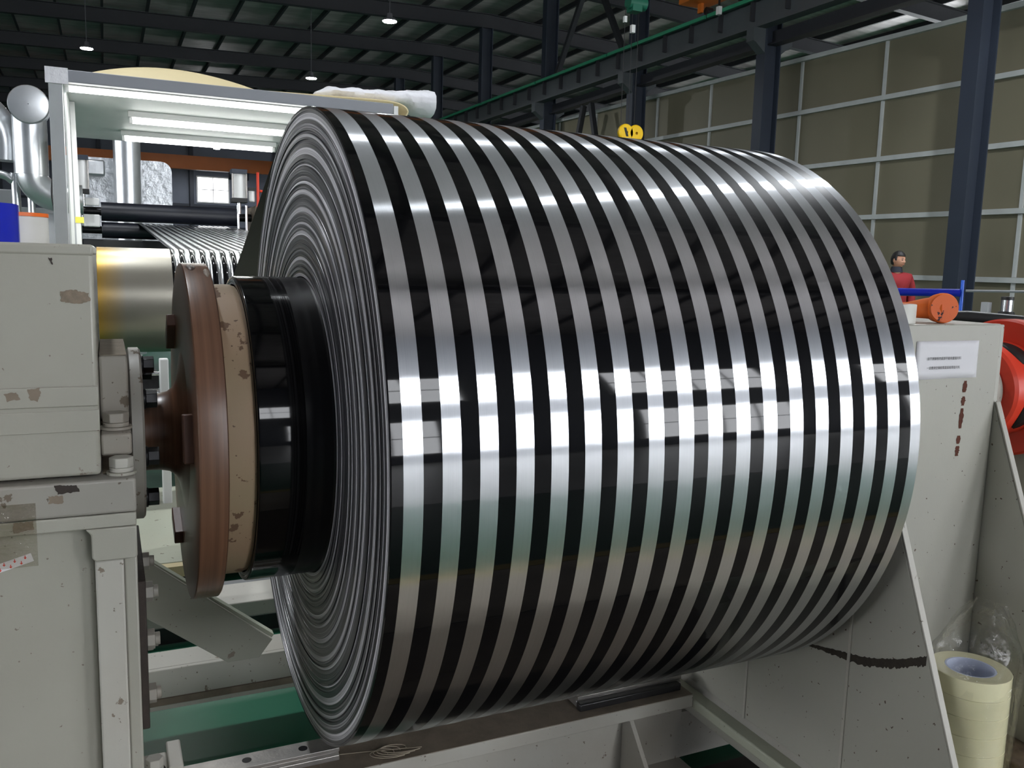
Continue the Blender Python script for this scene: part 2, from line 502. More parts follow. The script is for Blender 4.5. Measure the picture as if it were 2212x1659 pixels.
def lathe(bm, prof, c, axis='X', seg=96, closed=False):
    """prof: (along, radius) pairs turned about an axis through c"""
    c = Vector(c)
    rings = []
    for al, r in prof:
        ring = []
        for i in range(seg):
            t = 2 * PI * i / seg
            if axis == 'X':
                v = c + Vector((al, r * math.cos(t), r * math.sin(t)))
            elif axis == 'Y':
                v = c + Vector((r * math.sin(t), al, r * math.cos(t)))
            else:
                v = c + Vector((r * math.cos(t), r * math.sin(t), al))
            ring.append(bm.verts.new(v))
        rings.append(ring)
    n = len(rings)
    for k in range(n if closed else n - 1):
        A, B = rings[k], rings[(k + 1) % n]
        for i in range(seg):
            j = (i + 1) % seg
            bm.faces.new((A[i], A[j], B[j], B[i]))
    return rings


def prism(bm, poly, axis, a0, a1):
    """poly: points in the two other axes (in x,y,z order); extruded along axis from a0 to a1"""
    def mk(p, a):
        if axis == 'X':
            return (a, p[0], p[1])
        if axis == 'Y':
            return (p[0], a, p[1])
        return (p[0], p[1], a)
    A = [bm.verts.new(mk(p, a0)) for p in poly]
    B = [bm.verts.new(mk(p, a1)) for p in poly]
    n = len(poly)
    for i in range(n):
        j = (i + 1) % n
        bm.faces.new((A[i], A[j], B[j], B[i]))
    bm.faces.new(A[::-1])
    bm.faces.new(B)


def tube(bm, pts, r, seg=8):
    pts = [Vector(p) for p in pts]
    rings = []
    for k, p in enumerate(pts):
        d = (pts[min(k + 1, len(pts) - 1)] - pts[max(k - 1, 0)]).normalized()
        a, b = frame(d)
        if rings:
            # keep the frame from flipping
            a = (pa - d * pa.dot(d)).normalized()
            b = d.cross(a).normalized()
        pa = a
        rr = r[k] if isinstance(r, (list, tuple)) else r
        rings.append([bm.verts.new(p + a * rr * math.cos(2 * PI * i / seg) + b * rr * math.sin(2 * PI * i / seg)) for i in range(seg)])
    for k in range(len(rings) - 1):
        for i in range(seg):
            j = (i + 1) % seg
            bm.faces.new((rings[k][i], rings[k][j], rings[k + 1][j], rings[k + 1][i]))
    bm.faces.new(rings[0][::-1])
    bm.faces.new(rings[-1])


def smooth_path(pts, n=6):
    """Catmull-Rom through the points"""
    P = [Vector(p) for p in pts]
    P = [P[0] * 2 - P[1]] + P + [P[-1] * 2 - P[-2]]
    out = []
    for i in range(1, len(P) - 2):
        for k in range(n):
            t = k / n
            a, b, c, d = P[i - 1], P[i], P[i + 1], P[i + 2]
            out.append(0.5 * ((2 * b) + (c - a) * t + (2 * a - 5 * b + 4 * c - d) * t * t + (3 * b - a - 3 * c + d) * t ** 3))
    out.append(P[-2])
    return out


def world_loc(o):
    v = Vector((0, 0, 0))
    while o:
        v = v + Vector(o.location)
        o = o.parent
    return v


def obj(name, build, m, parent=None, bev=0.0, origin=None, ang=35, seg=2):
    """link ONE mesh object; build is a bmesh in world coordinates or a function that fills one"""
    if callable(build):
        bm = bmesh.new()
        build(bm)
    else:
        bm = build
    bmesh.ops.recalc_face_normals(bm, faces=bm.faces[:])
    if parent is not None and origin is None:
        org = world_loc(parent)
    elif origin is not None:
        org = Vector(origin)
    else:
        xs = [v.co for v in bm.verts]
        mn = Vector((min(c.x for c in xs), min(c.y for c in xs), min(c.z for c in xs)))
        mx = Vector((max(c.x for c in xs), max(c.y for c in xs), max(c.z for c in xs)))
        org = Vector(((mn.x + mx.x) / 2, (mn.y + mx.y) / 2, mn.z))
    bmesh.ops.translate(bm, verts=bm.verts[:], vec=-org)
    me = bpy.data.meshes.new(name)
    for f in bm.faces:
        f.smooth = True
    bm.to_mesh(me)
    bm.free()
    me.set_sharp_from_angle(angle=math.radians(ang))
    me.materials.append(M[m] if isinstance(m, str) else m)
    o = bpy.data.objects.new(name, me)
    COL.objects.link(o)
    if parent is not None:
        o.parent = parent
        o.location = org - world_loc(parent)
    else:
        o.location = org
    if bev:
        b = o.modifiers.new('edge', 'BEVEL')
        b.width = bev
        b.segments = seg
        b.limit_method = 'ANGLE'
        b.angle_limit = math.radians(40)
    return o


def bx(name, x0, x1, y0, y1, z0, z1, m, parent=None, bev=0.0, **k):
    return obj(name, lambda bm: box(bm, x0, x1, y0, y1, z0, z1), m, parent, bev, **k)


def tag(o, label, cat, group=None, kind=None):
    o['label'] = label
    o['category'] = cat
    if group:
        o['group'] = group
    if kind:
        o['kind'] = kind
    return o


def thing(name, label, cat, loc, group=None):
    o = bpy.data.objects.new(name, None)
    o.empty_display_size = 0.05
    COL.objects.link(o)
    o.location = loc
    return tag(o, label, cat, group)


def struct(o):
    o['kind'] = 'structure'
    return o


def hexhead(bm, c, axis, r, h, phase=0.3):
    c = Vector(c)
    cyl(bm, c, c + Vector(axis) * h, r, seg=6, phase=phase)


def bar(name, p0, p1, wdt, hgt, m, parent=None, bev=0.0):
    """square bar between two points"""
    p0, p1 = Vector(p0), Vector(p1)
    d = (p1 - p0).normalized()
    side = d.cross(Vector((0, 0, 1)))
    if side.length < 1e-3:
        side = Vector((1, 0, 0))
    side.normalize()
    up = side.cross(d).normalized()

    def f(bm):
        vs = []
        for p in (p0, p1):
            for s, u in ((-1, -1), (1, -1), (1, 1), (-1, 1)):
                vs.append(bm.verts.new(p + side * s * wdt / 2 + up * u * hgt / 2))
        for i in range(4):
            j = (i + 1) % 4
            bm.faces.new((vs[i], vs[j], vs[4 + j], vs[4 + i]))
        bm.faces.new((vs[3], vs[2], vs[1], vs[0]))
        bm.faces.new((vs[4], vs[5], vs[6], vs[7]))
    return obj(name, f, m, parent, bev)


# ================================================================ THE HALL
floor = struct(bx('floor', -25, 45, -14.3, 72, -0.2, 0.0, 'floor', origin=(0, 0, 0)))
bx('plate', -1.6, 3.6, -1.45, -0.95, 0.0005, 0.006, 'plate_floor', floor)
bx('plate', -1.6, 3.6, -0.94, -0.15, 0.0005, 0.006, 'grime', floor)  # darker plate: the roll's shade on the floor put into its colour
bx('line', -1.6, 3.6, -1.53, -1.46, 0.0005, 0.004, 'yellow_line', floor)
bx('walkway', -24.9, 44.9, -14.2, -3.6, 0.0005, 0.003, 'pale_concrete', floor)
bx('line', 5.0, 5.12, -3.55, 30, 0.0005, 0.004, 'yellow_line', floor)
bx('line', 2.6, 5.0, 2.72, 2.80, 0.0005, 0.004, 'yellow_line', floor)

ROOF_X0, ROOF_XR, ROOF_X1 = -25.0, 15.0, 45.0


def raf_z(x):
    return 11.35 - 0.027 * (15 - x) if x < 15 else 11.35 - 0.055 * (x - 15)


def roof_sheet(bm):
    lo, hi = 0.80, 0.95
    rows = []
    for x in (ROOF_X0, ROOF_XR, ROOF_X1):
        z = raf_z(x)
        rows.append([bm.verts.new((x, y, z + h)) for y in (-14.3, 72.3) for h in (lo, hi)])
    for A, B in zip(rows[:-1], rows[1:]):
        bm.faces.new((A[0], B[0], B[2], A[2]))
        bm.faces.new((A[1], A[3], B[3], B[1]))
        bm.faces.new((A[0], A[1], B[1], B[0]))
        bm.faces.new((A[2], B[2], B[3], A[3]))


ceiling = struct(obj('ceiling', roof_sheet, 'foil', origin=(0, 0, 0)))
COLUMN_Y = [10.37 + 6 * i for i in range(8)]


def rafter_mesh(bm):
    for (xa, xb) in ((ROOF_X0, ROOF_XR), (ROOF_XR, ROOF_X1)):
        za, zb = raf_z(xa), raf_z(xb)
        for (w0, h0, h1) in ((0.14, 0.0, 0.03), (0.02, 0.03, 0.56), (0.14, 0.56, 0.59)):
            prism(bm, [(xa, za + h0), (xb, zb + h0), (xb, zb + h1), (xa, za + h1)], 'Y', -w0, w0)


r0 = obj('rafter', rafter_mesh, 'dark_beam', ceiling)
r0.location.y = -7.63
for k in range(1, 14):
    c = r0.copy()
    COL.objects.link(c)
    c.location.y = -7.63 + 6 * k
x = -24.6
p0 = None
while x < 44.5:
    z = raf_z(x) + 0.59
    if p0 is None:
        p0 = obj('purlin', lambda bm: (box(bm, -0.05, 0.05, -14, 72, 0.0, 0.03), box(bm, -0.05, -0.02, -14, 72, 0.03, 0.21)), 'dark_beam', ceiling, origin=(0, 0, 0))
        c = p0
    else:
        c = p0.copy()
        COL.objects.link(c)
    c.location = (x, 0, z)
    x += 1.75

# ---- far end wall with its bright window
wall_far = struct(bx('wall_far', -25, 45, 72, 72.3, 0, 12.2, 'dark_wall', origin=(10, 72, 0)))
for i in range(10):
    bx('post', -20 + 6.5 * i - 0.15, -20 + 6.5 * i + 0.15, 71.7, 72, 0, 11.8, 'blue_steel', wall_far)
for z in (3.5, 5.2, 8.4):
    bx('rail', -25, 45, 71.85, 72, z, z + 0.18, 'blue_steel', wall_far)
NW = [0]


def window(x0, x1, z0, z1, y, side, nx, nz, pane_mat, fr=0.10):
    """side +1: glass faces +Y (seen from the hall south of it)"""
    NW[0] += 1
    root = bpy.data.objects.new('window_%d' % NW[0], None)
    COL.objects.link(root)
    root.location = ((x0 + x1) / 2, y, z0)
    root['kind'] = 'structure'
    a, b = sorted((y, y + side * 0.10))

    def fm(bm):
        box(bm, x0 - fr, x1 + fr, a, b, z0 - fr, z0)
        box(bm, x0 - fr, x1 + fr, a, b, z1, z1 + fr)
        box(bm, x0 - fr, x0, a, b, z0, z1)
        box(bm, x1, x1 + fr, a, b, z0, z1)
    obj('window_frame', fm, 'white_plastic', root)
    dx, dz = (x1 - x0) / nx, (z1 - z0) / nz
    for i in range(1, nx):
        bx('mullion', x0 + dx * i - 0.03, x0 + dx * i + 0.03, a, b, z0, z1, 'white_plastic', root)
    for i in range(1, nz):
        bx('mullion', x0, x1, a, b, z0 + dz * i - 0.03, z0 + dz * i + 0.03, 'white_plastic', root)
    q0, q1 = sorted((y + side * 0.01, y + side * 0.04))
    for i in range(nx):
        for j in range(nz):
            bx('pane', x0 + dx * i, x0 + dx * (i + 1), q0, q1, z0 + dz * j, z0 + dz * (j + 1), pane_mat, root)
    return root


window(6.46, 8.73, 5.6, 7.46, 72, -1, 2, 2, 'pane_far')

# ---- wall behind the photographer: two rows of windows that light the roll
wall_back = struct(bx('wall_back', -25, 45, -14.6, -14.3, 0, 12.2, 'back_wall', origin=(10, -14.3, 0)))
for x0 in (1.6, 9.1, 16.6):
    window(x0, x0 + 4.1, 5.0, 7.1, -14.3, 1, 4, 2, 'pane')
for x0, xw in ((3.2, 1.8), (9.4, 3.9), (16.9, 3.9)):
    window(x0, x0 + xw, 0.75, 3.35, -14.3, 1, 4, 2, 'pane')
wall_left = struct(bx('wall_left', -25.3, -25, -14.3, 72, 0, 12.2, 'back_wall', origin=(-25, 30, 0)))


def window_side(xw, y0, y1, z0, z1, ny, nz, pane_mat, fr=0.10):  # unseen side-wall window, put in as fill light
    xa, xb = (xw, xw + 0.1) if xw < 0 else (xw - 0.1, xw)
    pa, pb = (xw + 0.01, xw + 0.04) if xw < 0 else (xw - 0.04, xw - 0.01)
    NW[0] += 1
    root = bpy.data.objects.new('window_%d' % NW[0], None)
    COL.objects.link(root)
    root.location = (xw, (y0 + y1) / 2, z0)
    root['kind'] = 'structure'

    def fm(bm):
        box(bm, xa, xb, y0 - fr, y1 + fr, z0 - fr, z0)
        box(bm, xa, xb, y0 - fr, y1 + fr, z1, z1 + fr)
        box(bm, xa, xb, y0 - fr, y0, z0, z1)
        box(bm, xa, xb, y1, y1 + fr, z0, z1)
    obj('window_frame', fm, 'white_plastic', root)
    dy, dz = (y1 - y0) / ny, (z1 - z0) / nz
    for i in range(1, ny):
        bx('mullion', xa, xb, y0 + dy * i - 0.03, y0 + dy * i + 0.03, z0, z1, 'white_plastic', root)
    for i in range(1, nz):
        bx('mullion', xa, xb, y0, y1, z0 + dz * i - 0.03, z0 + dz * i + 0.03, 'white_plastic', root)
    for i in range(ny):
        for j in range(nz):
            bx('pane', pa, pb, y0 + dy * i, y0 + dy * (i + 1), z0 + dz * j, z0 + dz * (j + 1), pane_mat, root)


for yw in (-11.0, -3.5, 4.0, 11.5):
    window_side(-25, yw, yw + 5.0, 2.2, 6.6, 4, 3, 'fill_pane')  # added on the left wall to brighten the left-facing surfaces
wall_outer = struct(bx('wall_outer', 45, 45.3, -14.3, 72, 0, 11.0, 'dark_wall', origin=(45, 30, 0)))

for yw in (4.0, 14.0, 24.0, 34.0):
    window_side(45, yw, yw + 7.0, 2.0, 7.5, 4, 3, 'fill_pane')  # added on the outer wall to brighten the roof foil

# ---- olive partition wall on the right, panel by panel
WA = -0.06


def wall_pt(y, off=0.0):
    return (15.6 + (28.4 - y) * math.tan(-WA) + off)


RAILS = [0.0, 1.27, 2.68, 4.03, 5.44, 6.79]
MULL = [-1.6, 1.5, 4.37, 7.8, 10.34, 13.93, 16.52, 20.03, 22.58, 26.1, 28.6, 32.2, 34.6, 38.0]
wall_right = bpy.data.objects.new('wall_right', None)
COL.objects.link(wall_right)
wall_right.location = (wall_pt(18), 18, 0)
struct(wall_right)


def slab(bm, y0, y1, z0, z1, o0, o1):
    v = [bm.verts.new((wall_pt(y, o), y, z)) for z in (z0, z1) for (y, o) in ((y0, o0), (y1, o0), (y1, o1), (y0, o1))]
    for f in ((3, 2, 1, 0), (4, 5, 6, 7), (0, 1, 5, 4), (1, 2, 6, 5), (2, 3, 7, 6), (3, 0, 4, 7)):
        bm.faces.new([v[i] for i in f])


for i in range(len(MULL) - 1):
    for j in range(len(RAILS) - 1):
        obj('panel', lambda bm: slab(bm, MULL[i] + 0.006, MULL[i + 1] - 0.006, RAILS[j] + 0.006, RAILS[j + 1] - 0.006, 0.0, 0.06), 'wall_panel', wall_right)
for z in RAILS[1:]:
    obj('rail', lambda bm: slab(bm, MULL[0], MULL[-1], z - 0.055, z + 0.055, -0.10, 0.0), 'wall_rail', wall_right)
for y in MULL:
    for j in range(len(RAILS) - 1):
        obj('mullion', lambda bm: slab(bm, y - 0.035, y + 0.035, RAILS[j] + 0.06, RAILS[j + 1] - 0.06, -0.05, 0.0), 'wall_rail', wall_right)

# ---- steel columns along that wall
ORD = ['first', 'second', 'third', 'fourth', 'fifth', 'sixth', 'seventh', 'eighth']
for i, cy in enumerate(COLUMN_Y):
    cx = 15.063 - 0.048 * i
    t = thing('steel_column', 'blue-grey steel H-column under the crane girder, %s of the row counting from the camera' % ORD[i], 'column', (cx, cy, 0), 'steel columns along the olive wall')
    bx('flange', cx - 0.25, cx - 0.22, cy - 0.17, cy + 0.17, 0, raf_z(cx), 'blue_steel', t)
    bx('flange', cx + 0.22, cx + 0.25, cy - 0.17, cy + 0.17, 0, raf_z(cx), 'blue_steel', t)
    bx('web', cx - 0.22, cx + 0.22, cy - 0.012, cy + 0.012, 0, raf_z(cx), 'blue_steel', t)
    obj('corbel', lambda bm: prism(bm, [(cx - 0.62, 7.30), (cx - 0.25, 7.30), (cx - 0.25, 6.72), (cx - 0.55, 6.95), (cx - 0.62, 6.98)], 'Y', cy - 0.14, cy + 0.14), 'girder', t)
    obj('corbel', lambda bm: prism(bm, [(cx + 0.62, 7.30), (cx + 0.25, 7.30), (cx + 0.25, 6.72), (cx + 0.55, 6.95), (cx + 0.62, 6.98)], 'Y', cy - 0.14, cy + 0.14), 'girder', t)

# ---- crane runway girder on the corbels
GX = lambda y: 14.62 - 0.010 * (y - 16.4)
gr = thing('crane_girder', 'long grey crane runway girder with green conductor bar crossing above the roll', 'girder', (14.6, 30, 7.3))


def gpart(name, o0, o1, z0, z1, y0, y1, m):
    def f(bm):
        v = [bm.verts.new((GX(y) + o, y, z)) for z in (z0, z1) for (y, o) in ((y0, o0), (y1, o0), (y1, o1), (y0, o1))]
        for q in ((3, 2, 1, 0), (4, 5, 6, 7), (0, 1, 5, 4), (1, 2, 6, 5), (2, 3, 7, 6), (3, 0, 4, 7)):
            bm.faces.new([v[i] for i in q])
    return obj(name, f, m, gr)


gpart('web', -0.012, 0.012, 7.34, 7.97, 3, 62, 'girder')
gpart('bottom_flange', -0.16, 0.16, 7.30, 7.34, 3, 62, 'girder')
gpart('top_flange', -0.17, 0.17, 7.97, 8.01, 3, 62, 'girder')
gpart('crane_rail', -0.04, 0.04, 8.01, 8.10, 3, 62, 'dark_beam')
y = 4.0
while y < 60:
    gpart('stiffener', -0.15, -0.012, 7.50, 7.97, y - 0.02, y + 0.02, 'dark_beam')
    y += 1.25
y = 3.2
while y < 60:
    gpart('conductor_bar', -0.27, -0.21, 7.93, 8.02, y, y + 4.9, 'green_bar')
    y += 5.0
lb = thing('tie_beam', 'dark lower tie beam running under the crane runway girder', 'beam', (15.1, 30, 6.9))
for z in (6.95,):
    obj('flange', lambda bm: box(bm, 14.95, 15.25, 3, 62, z, z + 0.03), 'dark_beam', lb)
    obj('web', lambda bm: box(bm, 15.09, 15.11, 3, 62, z + 0.03, z + 0.35), 'dark_beam', lb)

# bracing between the columns
for k, (ya, za, yb, zb, lab) in enumerate((
        (25.15, 11.0, 23.2, 8.2, 'dark steel brace leaning left above the crane girder'),
        (25.65, 11.0, 27.8, 8.2, 'dark steel brace leaning right above the crane girder'),
        (25.15, 6.85, 23.0, 0.1, 'dark steel brace below the girder beside the yellow hook'),
        (25.65, 6.85, 27.9, 0.1, 'dark steel brace below the girder, further from the yellow hook'))):
    o = bar('brace', (14.93, ya, za), (14.93, yb, zb), 0.16, 0.16, 'dark_beam')
    tag(o, lab, 'brace')


# ---- high-bay lamps
def highbay(x, y, z, label, power=HIGHBAY_W):
    t = thing('highbay_lamp', label, 'lamp', (x, y, z), 'high-bay lamps under the roof')
    obj('housing', lambda bm: (cyl(bm, (x, y, z + 0.02), (x, y, z + 0.10), 0.24, 0.20), cyl(bm, (x, y, z + 0.10), (x, y, z + 0.26), 0.10, 0.08)), 'lamp_body', t)
    obj('lens', lambda bm: cyl(bm, (x, y, z), (x, y, z + 0.02), 0.22), 'highbay', t)
    zr = raf_z(x)
    obj('rod', lambda bm: cyl(bm, (x, y, z + 0.26), (x, y, zr + 0.799), 0.015, seg=8), 'lamp_body', t)
    d = bpy.data.lights.new('lamp_light', 'SPOT')
    d.energy = power
    d.spot_size = math.radians(165)
    d.spot_blend = 0.35
    d.shadow_soft_size = 0.2
    d.color = (0.90, 0.95, 1.0)
    l = bpy.data.objects.new('lamp_light', d)
    COL.objects.link(l)
    l.parent = t
    l.location = (0, 0, -0.03)


highbay(8.28, 26.8, 9.0, 'lit high-bay lamp, the large one above the white plastic sack')
highbay(-0.70, 36.4, 9.0, 'lit high-bay lamp above the left corner of the canopy')
highbay(7.96, 37.2, 9.0, 'lit high-bay lamp just above the curled beige sheet end')
highbay(7.23, 65.7, 9.0, 'small far lit high-bay lamp seen under the canopy tubes')
highbay(9.25, 4.2, 9.0, 'lit high-bay lamp out of view whose glint crosses the roll', 4500)
highbay(-1.4, 4.62, 9.0, 'lit high-bay lamp overhead behind the roll', 2200)

# ---- orange overhead crane bridge at the far end
cr = thing('bridge_crane', 'orange overhead crane bridge crossing the hall far behind the canopy', 'crane', (2, 62, 7.1))
bx('bridge_girder', -18, 13.7, 61.8, 62.4, 7.10, 8.0, 'orange_paint', cr)
bx('end_truck', 13.9, 14.5, 60.6, 63.6, 8.12, 8.5, 'orange_paint', cr)
obj('hoist', lambda bm: (box(bm, 7.6, 8.6, 61.2, 61.8, 6.6, 7.1), cyl(bm, (7.5, 61.5, 6.8), (8.8, 61.5, 6.8), 0.25, seg=16)), 'blue_steel', cr)

# ---- chain hoist with yellow hook block hanging in front of the olive wall
hk = thing('hook_block', 'yellow crane hook block with black warning stripes above the roll', 'hook block', (9.5, 14, 3.95))


def sheave(cx):
    return lambda bm: lathe(bm, [(-0.055, 0.03), (-0.055, 0.15), (-0.03, 0.172), (0.03, 0.172), (0.055, 0.15), (0.055, 0.03)], (cx, 14, 4.06), 'Y', 28, True)


sA = obj('sheave_cover', sheave(9.42), 'yellow_paint', hk)
sB = obj('sheave_cover', sheave(9.66), 'yellow_paint', hk)
for o in (-0.045,):
    obj('stripe', lambda bm: prism(bm, [(9.42 + o - 0.03, 4.15), (9.42 + o + 0.025, 4.15), (9.42 + o + 0.085, 3.98), (9.42 + o + 0.03, 3.98)], 'Y', 13.938, 13.9445), 'black_paint', sA)
obj('hook', lambda bm: tube(bm, smooth_path([(9.54, 14, 3.95), (9.54, 14, 3.80), (9.62, 14, 3.72), (9.58, 14, 3.62), (9.48, 14, 3.66)]), 0.025), 'yellow_paint', hk)
obj('yoke', lambda bm: box(bm, 9.45, 9.63, 13.97, 14.03, 3.93, 4.1), 'black_paint', hk)
hb = thing('chain_hoist', 'green chain hoist with white limit switches hanging beside a dark column', 'hoist', (9.45, 14, 6.2))
obj('motor', lambda bm: (cyl(bm, (9.35, 14, 6.6), (9.75, 14, 6.6), 0.13, seg=20), box(bm, 9.40, 9.62, 13.88, 14.12, 6.42, 6.75)), 'green_hoist', hb)
for xx in (9.30, 9.47, 9.62):
    obj('wire_rope', lambda bm: cyl(bm, (xx, 14, 4.24), (xx, 14, 6.5), 0.006, seg=6), 'dark_steel', hb)
bx('limit_switch', 9.27, 9.33, 13.97, 14.03, 6.20, 6.32, 'white_plastic', hb)
bx('limit_switch', 9.44, 9.52, 13.95, 14.03, 6.02, 6.17, 'white_plastic', hb)
ot = thing('bridge_crane', 'orange overhead crane whose end truck rides the girder at the top picture edge', 'crane', (4, 17.5, 8.1))
bx('bridge_girder', -18, 13.9, 17.1, 17.9, 8.56, 9.4, 'orange_paint', ot, 0.02)
bx('end_truck', 13.9005, 14.74, 16.72, 18.8, 8.36, 8.75, 'orange_paint', ot, 0.02)
for yw in (17.0, 18.4):
    obj('wheel', lambda bm: cyl(bm, (14.52, yw, 8.205), (14.70, yw, 8.205), 0.10, seg=18), 'dark_steel', ot)
    bx('wheel_guard', 14.30, 14.38, yw - 0.08, yw + 0.08, 8.12, 8.3595, 'orange_paint', ot)
bx('current_collector', 14.22, 14.32, 17.45, 17.57, 7.86, 8.06, 'white_plastic', ot)
bx('collector_arm', 14.25, 14.29, 17.49, 17.53, 8.0605, 8.3595, 'dark_steel', ot)
bx('trolley', 9.0, 10.0, 17.0, 17.9, 9.41, 9.8, 'orange_paint', ot, 0.02)

# ================================================================ THE STRIPED ROLL
AX = 1.0            # height of the roll's axis
RR = 0.6            # outer radius
RL = 1.0037         # length
S0, SP, SW = 0.0168, 0.0566, 0.0288
roll = thing('striped_roll', 'huge wound roll of film with alternating gloss black and brushed silver bands', 'film roll', (RL / 2, 0, AX - RR))


def band(name, x0, x1, m, r=RR):
    c = (x0 + x1) / 2
    h = (x1 - x0) / 2
    return obj(name, lambda bm: lathe(bm, [(-h, r - 0.004), (-h, r), (h, r), (h, r - 0.004)], (c, 0, AX), 'X', 320, True), m, roll, origin=(c, 0, AX), ang=50)


xx = 0.0
for i in range(18):
    a, b = S0 + i * SP, min(S0 + i * SP + SW, RL)
    band('black_band', xx, a, 'black_film', RR - 0.0001)
    band('silver_band', a, b, 'silver', RR)
    xx = b
if xx < RL - 1e-4:
    band('black_band', xx, RL, 'black_film')


def face_profile():
    """telescoped film layers on the near end of the roll"""
    rg = random.Random(3)
    pr = []
    r = 0.2885
    while r < RR - 0.0065:
        step = rg.choice((0.0018, 0.0025, 0.0035, 0.005, 0.007))
        x = rg.uniform(-0.0010, 0.0014)
        pr.append((x, r + 0.0002))
        pr.append((x, min(r + step, RR - 0.0045)))
        r += step
    pr += [(0.001, RR - 0.0042), (0.012, RR - 0.0042), (0.012, 0.2885)]
    return pr


obj('wound_edge_face', lambda bm: lathe(bm, face_profile(), (0, 0, AX), 'X', 256, True), 'layers', roll, origin=(0, 0, AX), ang=20)
obj('far_edge_face', lambda bm: lathe(bm, [(RL - 0.012, 0.2885), (RL - 0.012, RR - 0.0042), (RL - 0.0005, RR - 0.0042), (RL - 0.0005, 0.2885)], (0, 0, AX), 'X', 160, True), 'layers', roll, origin=(0, 0, AX))


def core_prof():
    pr = [(-0.1262, 0.2725), (-0.1262, 0.2765), (-0.1272, 0.2775), (-0.1272, 0.2800), (-0.1262, 0.2810), (-0.1262, 0.2840), (-0.1252, 0.2866), (-0.1235, 0.2875), (-0.1228, 0.2875)]
    pr += [(-0.0492, 0.2875), (-0.0480, 0.2874), (-0.0480, 0.2725)]
    return pr


def core_prof2():
    pr = [(-0.0478, 0.2725)]
    rg = random.Random(5)
    x = -0.0478
    while x < 0.0:
        pr.append((x, 0.2868 + rg.uniform(-0.0004, 0.0004)))
        x += rg.uniform(0.003, 0.007)
    pr += [(0.004, 0.2890), (0.010, 0.2890), (0.010, 0.2725)]
    return pr


obj('inner_black_winding', lambda bm: lathe(bm, core_prof(), (0, 0, AX), 'X', 256, True), 'black_core_film', roll, origin=(0, 0, AX), ang=30)
obj('telescoped_layers', lambda bm: lathe(bm, core_prof2(), (0, 0, AX), 'X', 256, True), 'core_layers', roll, origin=(0, 0, AX), ang=30)
obj('core_tube', lambda bm: lathe(bm, [(-0.1735, 0.235), (-0.1735, 0.268), (-0.170, 0.2712), (-0.168, 0.2714), (-0.136, 0.2718), (-0.134, 0.2717), (-0.126, 0.2690), (1.05, 0.2690), (1.05, 0.235)], (0, 0, AX), 'X', 192, True), 'cream', roll, origin=(0, 0, AX), ang=30)

# film web leaving the back of the roll
RY, RZ, RRAD = 3.80, 1.06, 0.30       # big chill roller
web = thing('film_web', 'striped film web stretched from the back of the roll down to an idler', 'film web', (0.5, 1.4, 0.6))


def web_strip(x0, x1, p, q):
    def f(bm):
        d = (Vector((q[0] - p[0], q[1] - p[1]))).normalized()
        nx, nz = -d[1] * 0.0004, d[0] * 0.0004
        v = [bm.verts.new((x, y + s * nx, z + s * nz)) for (y, z) in (p, q) for x in (x0, x1) for s in (-1, 1)]
        for k in ((0, 2, 6, 4), (1, 5, 7, 3), (0, 1, 3, 2), (4, 6, 7, 5), (0, 4, 5, 1), (2, 3, 7, 6)):
            bm.faces.new([v[i] for i in k])
    return f


WP, WQ = (0.222, AX + 0.5595), (2.15, 0.8155)
obj('black_backing', web_strip(0.0, RL, WP, WQ), 'black_backing', web)
WP2, WQ2 = (WP[0], WP[1] + 0.001), (WQ[0], WQ[1] + 0.001)
for i in range(18):
    a, b = S0 + i * SP, min(S0 + i * SP + SW, RL)
    obj('silver_band', web_strip(a, b, WP2, WQ2), 'silver', web)
idl = thing('idler_roller', 'dark idler roller under the film web behind the brown disc', 'roller', (0.5, 2.12, 0.735))
obj('roller_body', lambda bm: cyl(bm, (-0.02, 2.12, 0.735), (1.05, 2.12, 0.735), 0.079, seg=40), 'dark_steel', idl)
for xs in (-0.05, 1.05):
    bx('bracket', xs, xs + 0.03, 2.06, 2.18, 0.0, 0.74, 'machine_dark', idl)

# ================================================================ BROWN CHUCK DISC
ck = thing('chuck_disc', 'brown painted chuck disc with long hub clamping the roll core', 'chuck', (-0.22, 0, AX - 0.31))
obj('disc', lambda bm: lathe(bm, [(-0.2189, 0.10), (-0.2215, 0.262), (-0.2200, 0.300), (-0.2189, 0.3072), (-0.2172, 0.3094), (-0.2160, 0.3096), (-0.1772, 0.3096), (-0.1758, 0.3094), (-0.1740, 0.3070), (-0.1740, 0.10)], (0, 0, AX), 'X', 192, True), 'brown', ck, origin=(0, 0, AX), ang=28)
obj('hub', lambda bm: lathe(bm, [(-0.2888, 0.02), (-0.2888, 0.070), (-0.262, 0.0705), (-0.245, 0.074), (-0.235, 0.082), (-0.2285, 0.096), (-0.2240, 0.118), (-0.2190, 0.150), (-0.2190, 0.02)], (0, 0, AX), 'X', 96, True), 'brown', ck, origin=(0, 0, AX), ang=40)


def lug(ang_deg):
    t = math.radians(ang_deg)
    c = Vector((-0.2275, 0.225 * math.cos(t), AX + 0.225 * math.sin(t)))
    rad = Vector((0, math.cos(t), math.sin(t)))
    tan = Vector((0, -math.sin(t), math.cos(t)))

    def f(bm):
        vs = []
        for sx in (-0.0085, 0.0085):
            for a, b in ((-0.014, -0.040), (0.014, -0.040), (0.014, 0.040), (-0.014, 0.040)):
                vs.append(bm.verts.new(c + Vector((sx, 0, 0)) + rad * a + tan * b))
        for q in ((3, 2, 1, 0), (4, 5, 6, 7), (0, 1, 5, 4), (1, 2, 6, 5), (2, 3, 7, 6), (3, 0, 4, 7)):
            bm.faces.new([vs[i] for i in q])
    return f


for ang in (173, 50, 293):
    obj('lug', lug(ang), 'brown_plain', ck, 0.002)
obj('shaft', lambda bm: cyl(bm, (-0.3115, 0, AX), (-0.2889, 0, AX), 0.045, seg=40), 'dark_steel', ck)

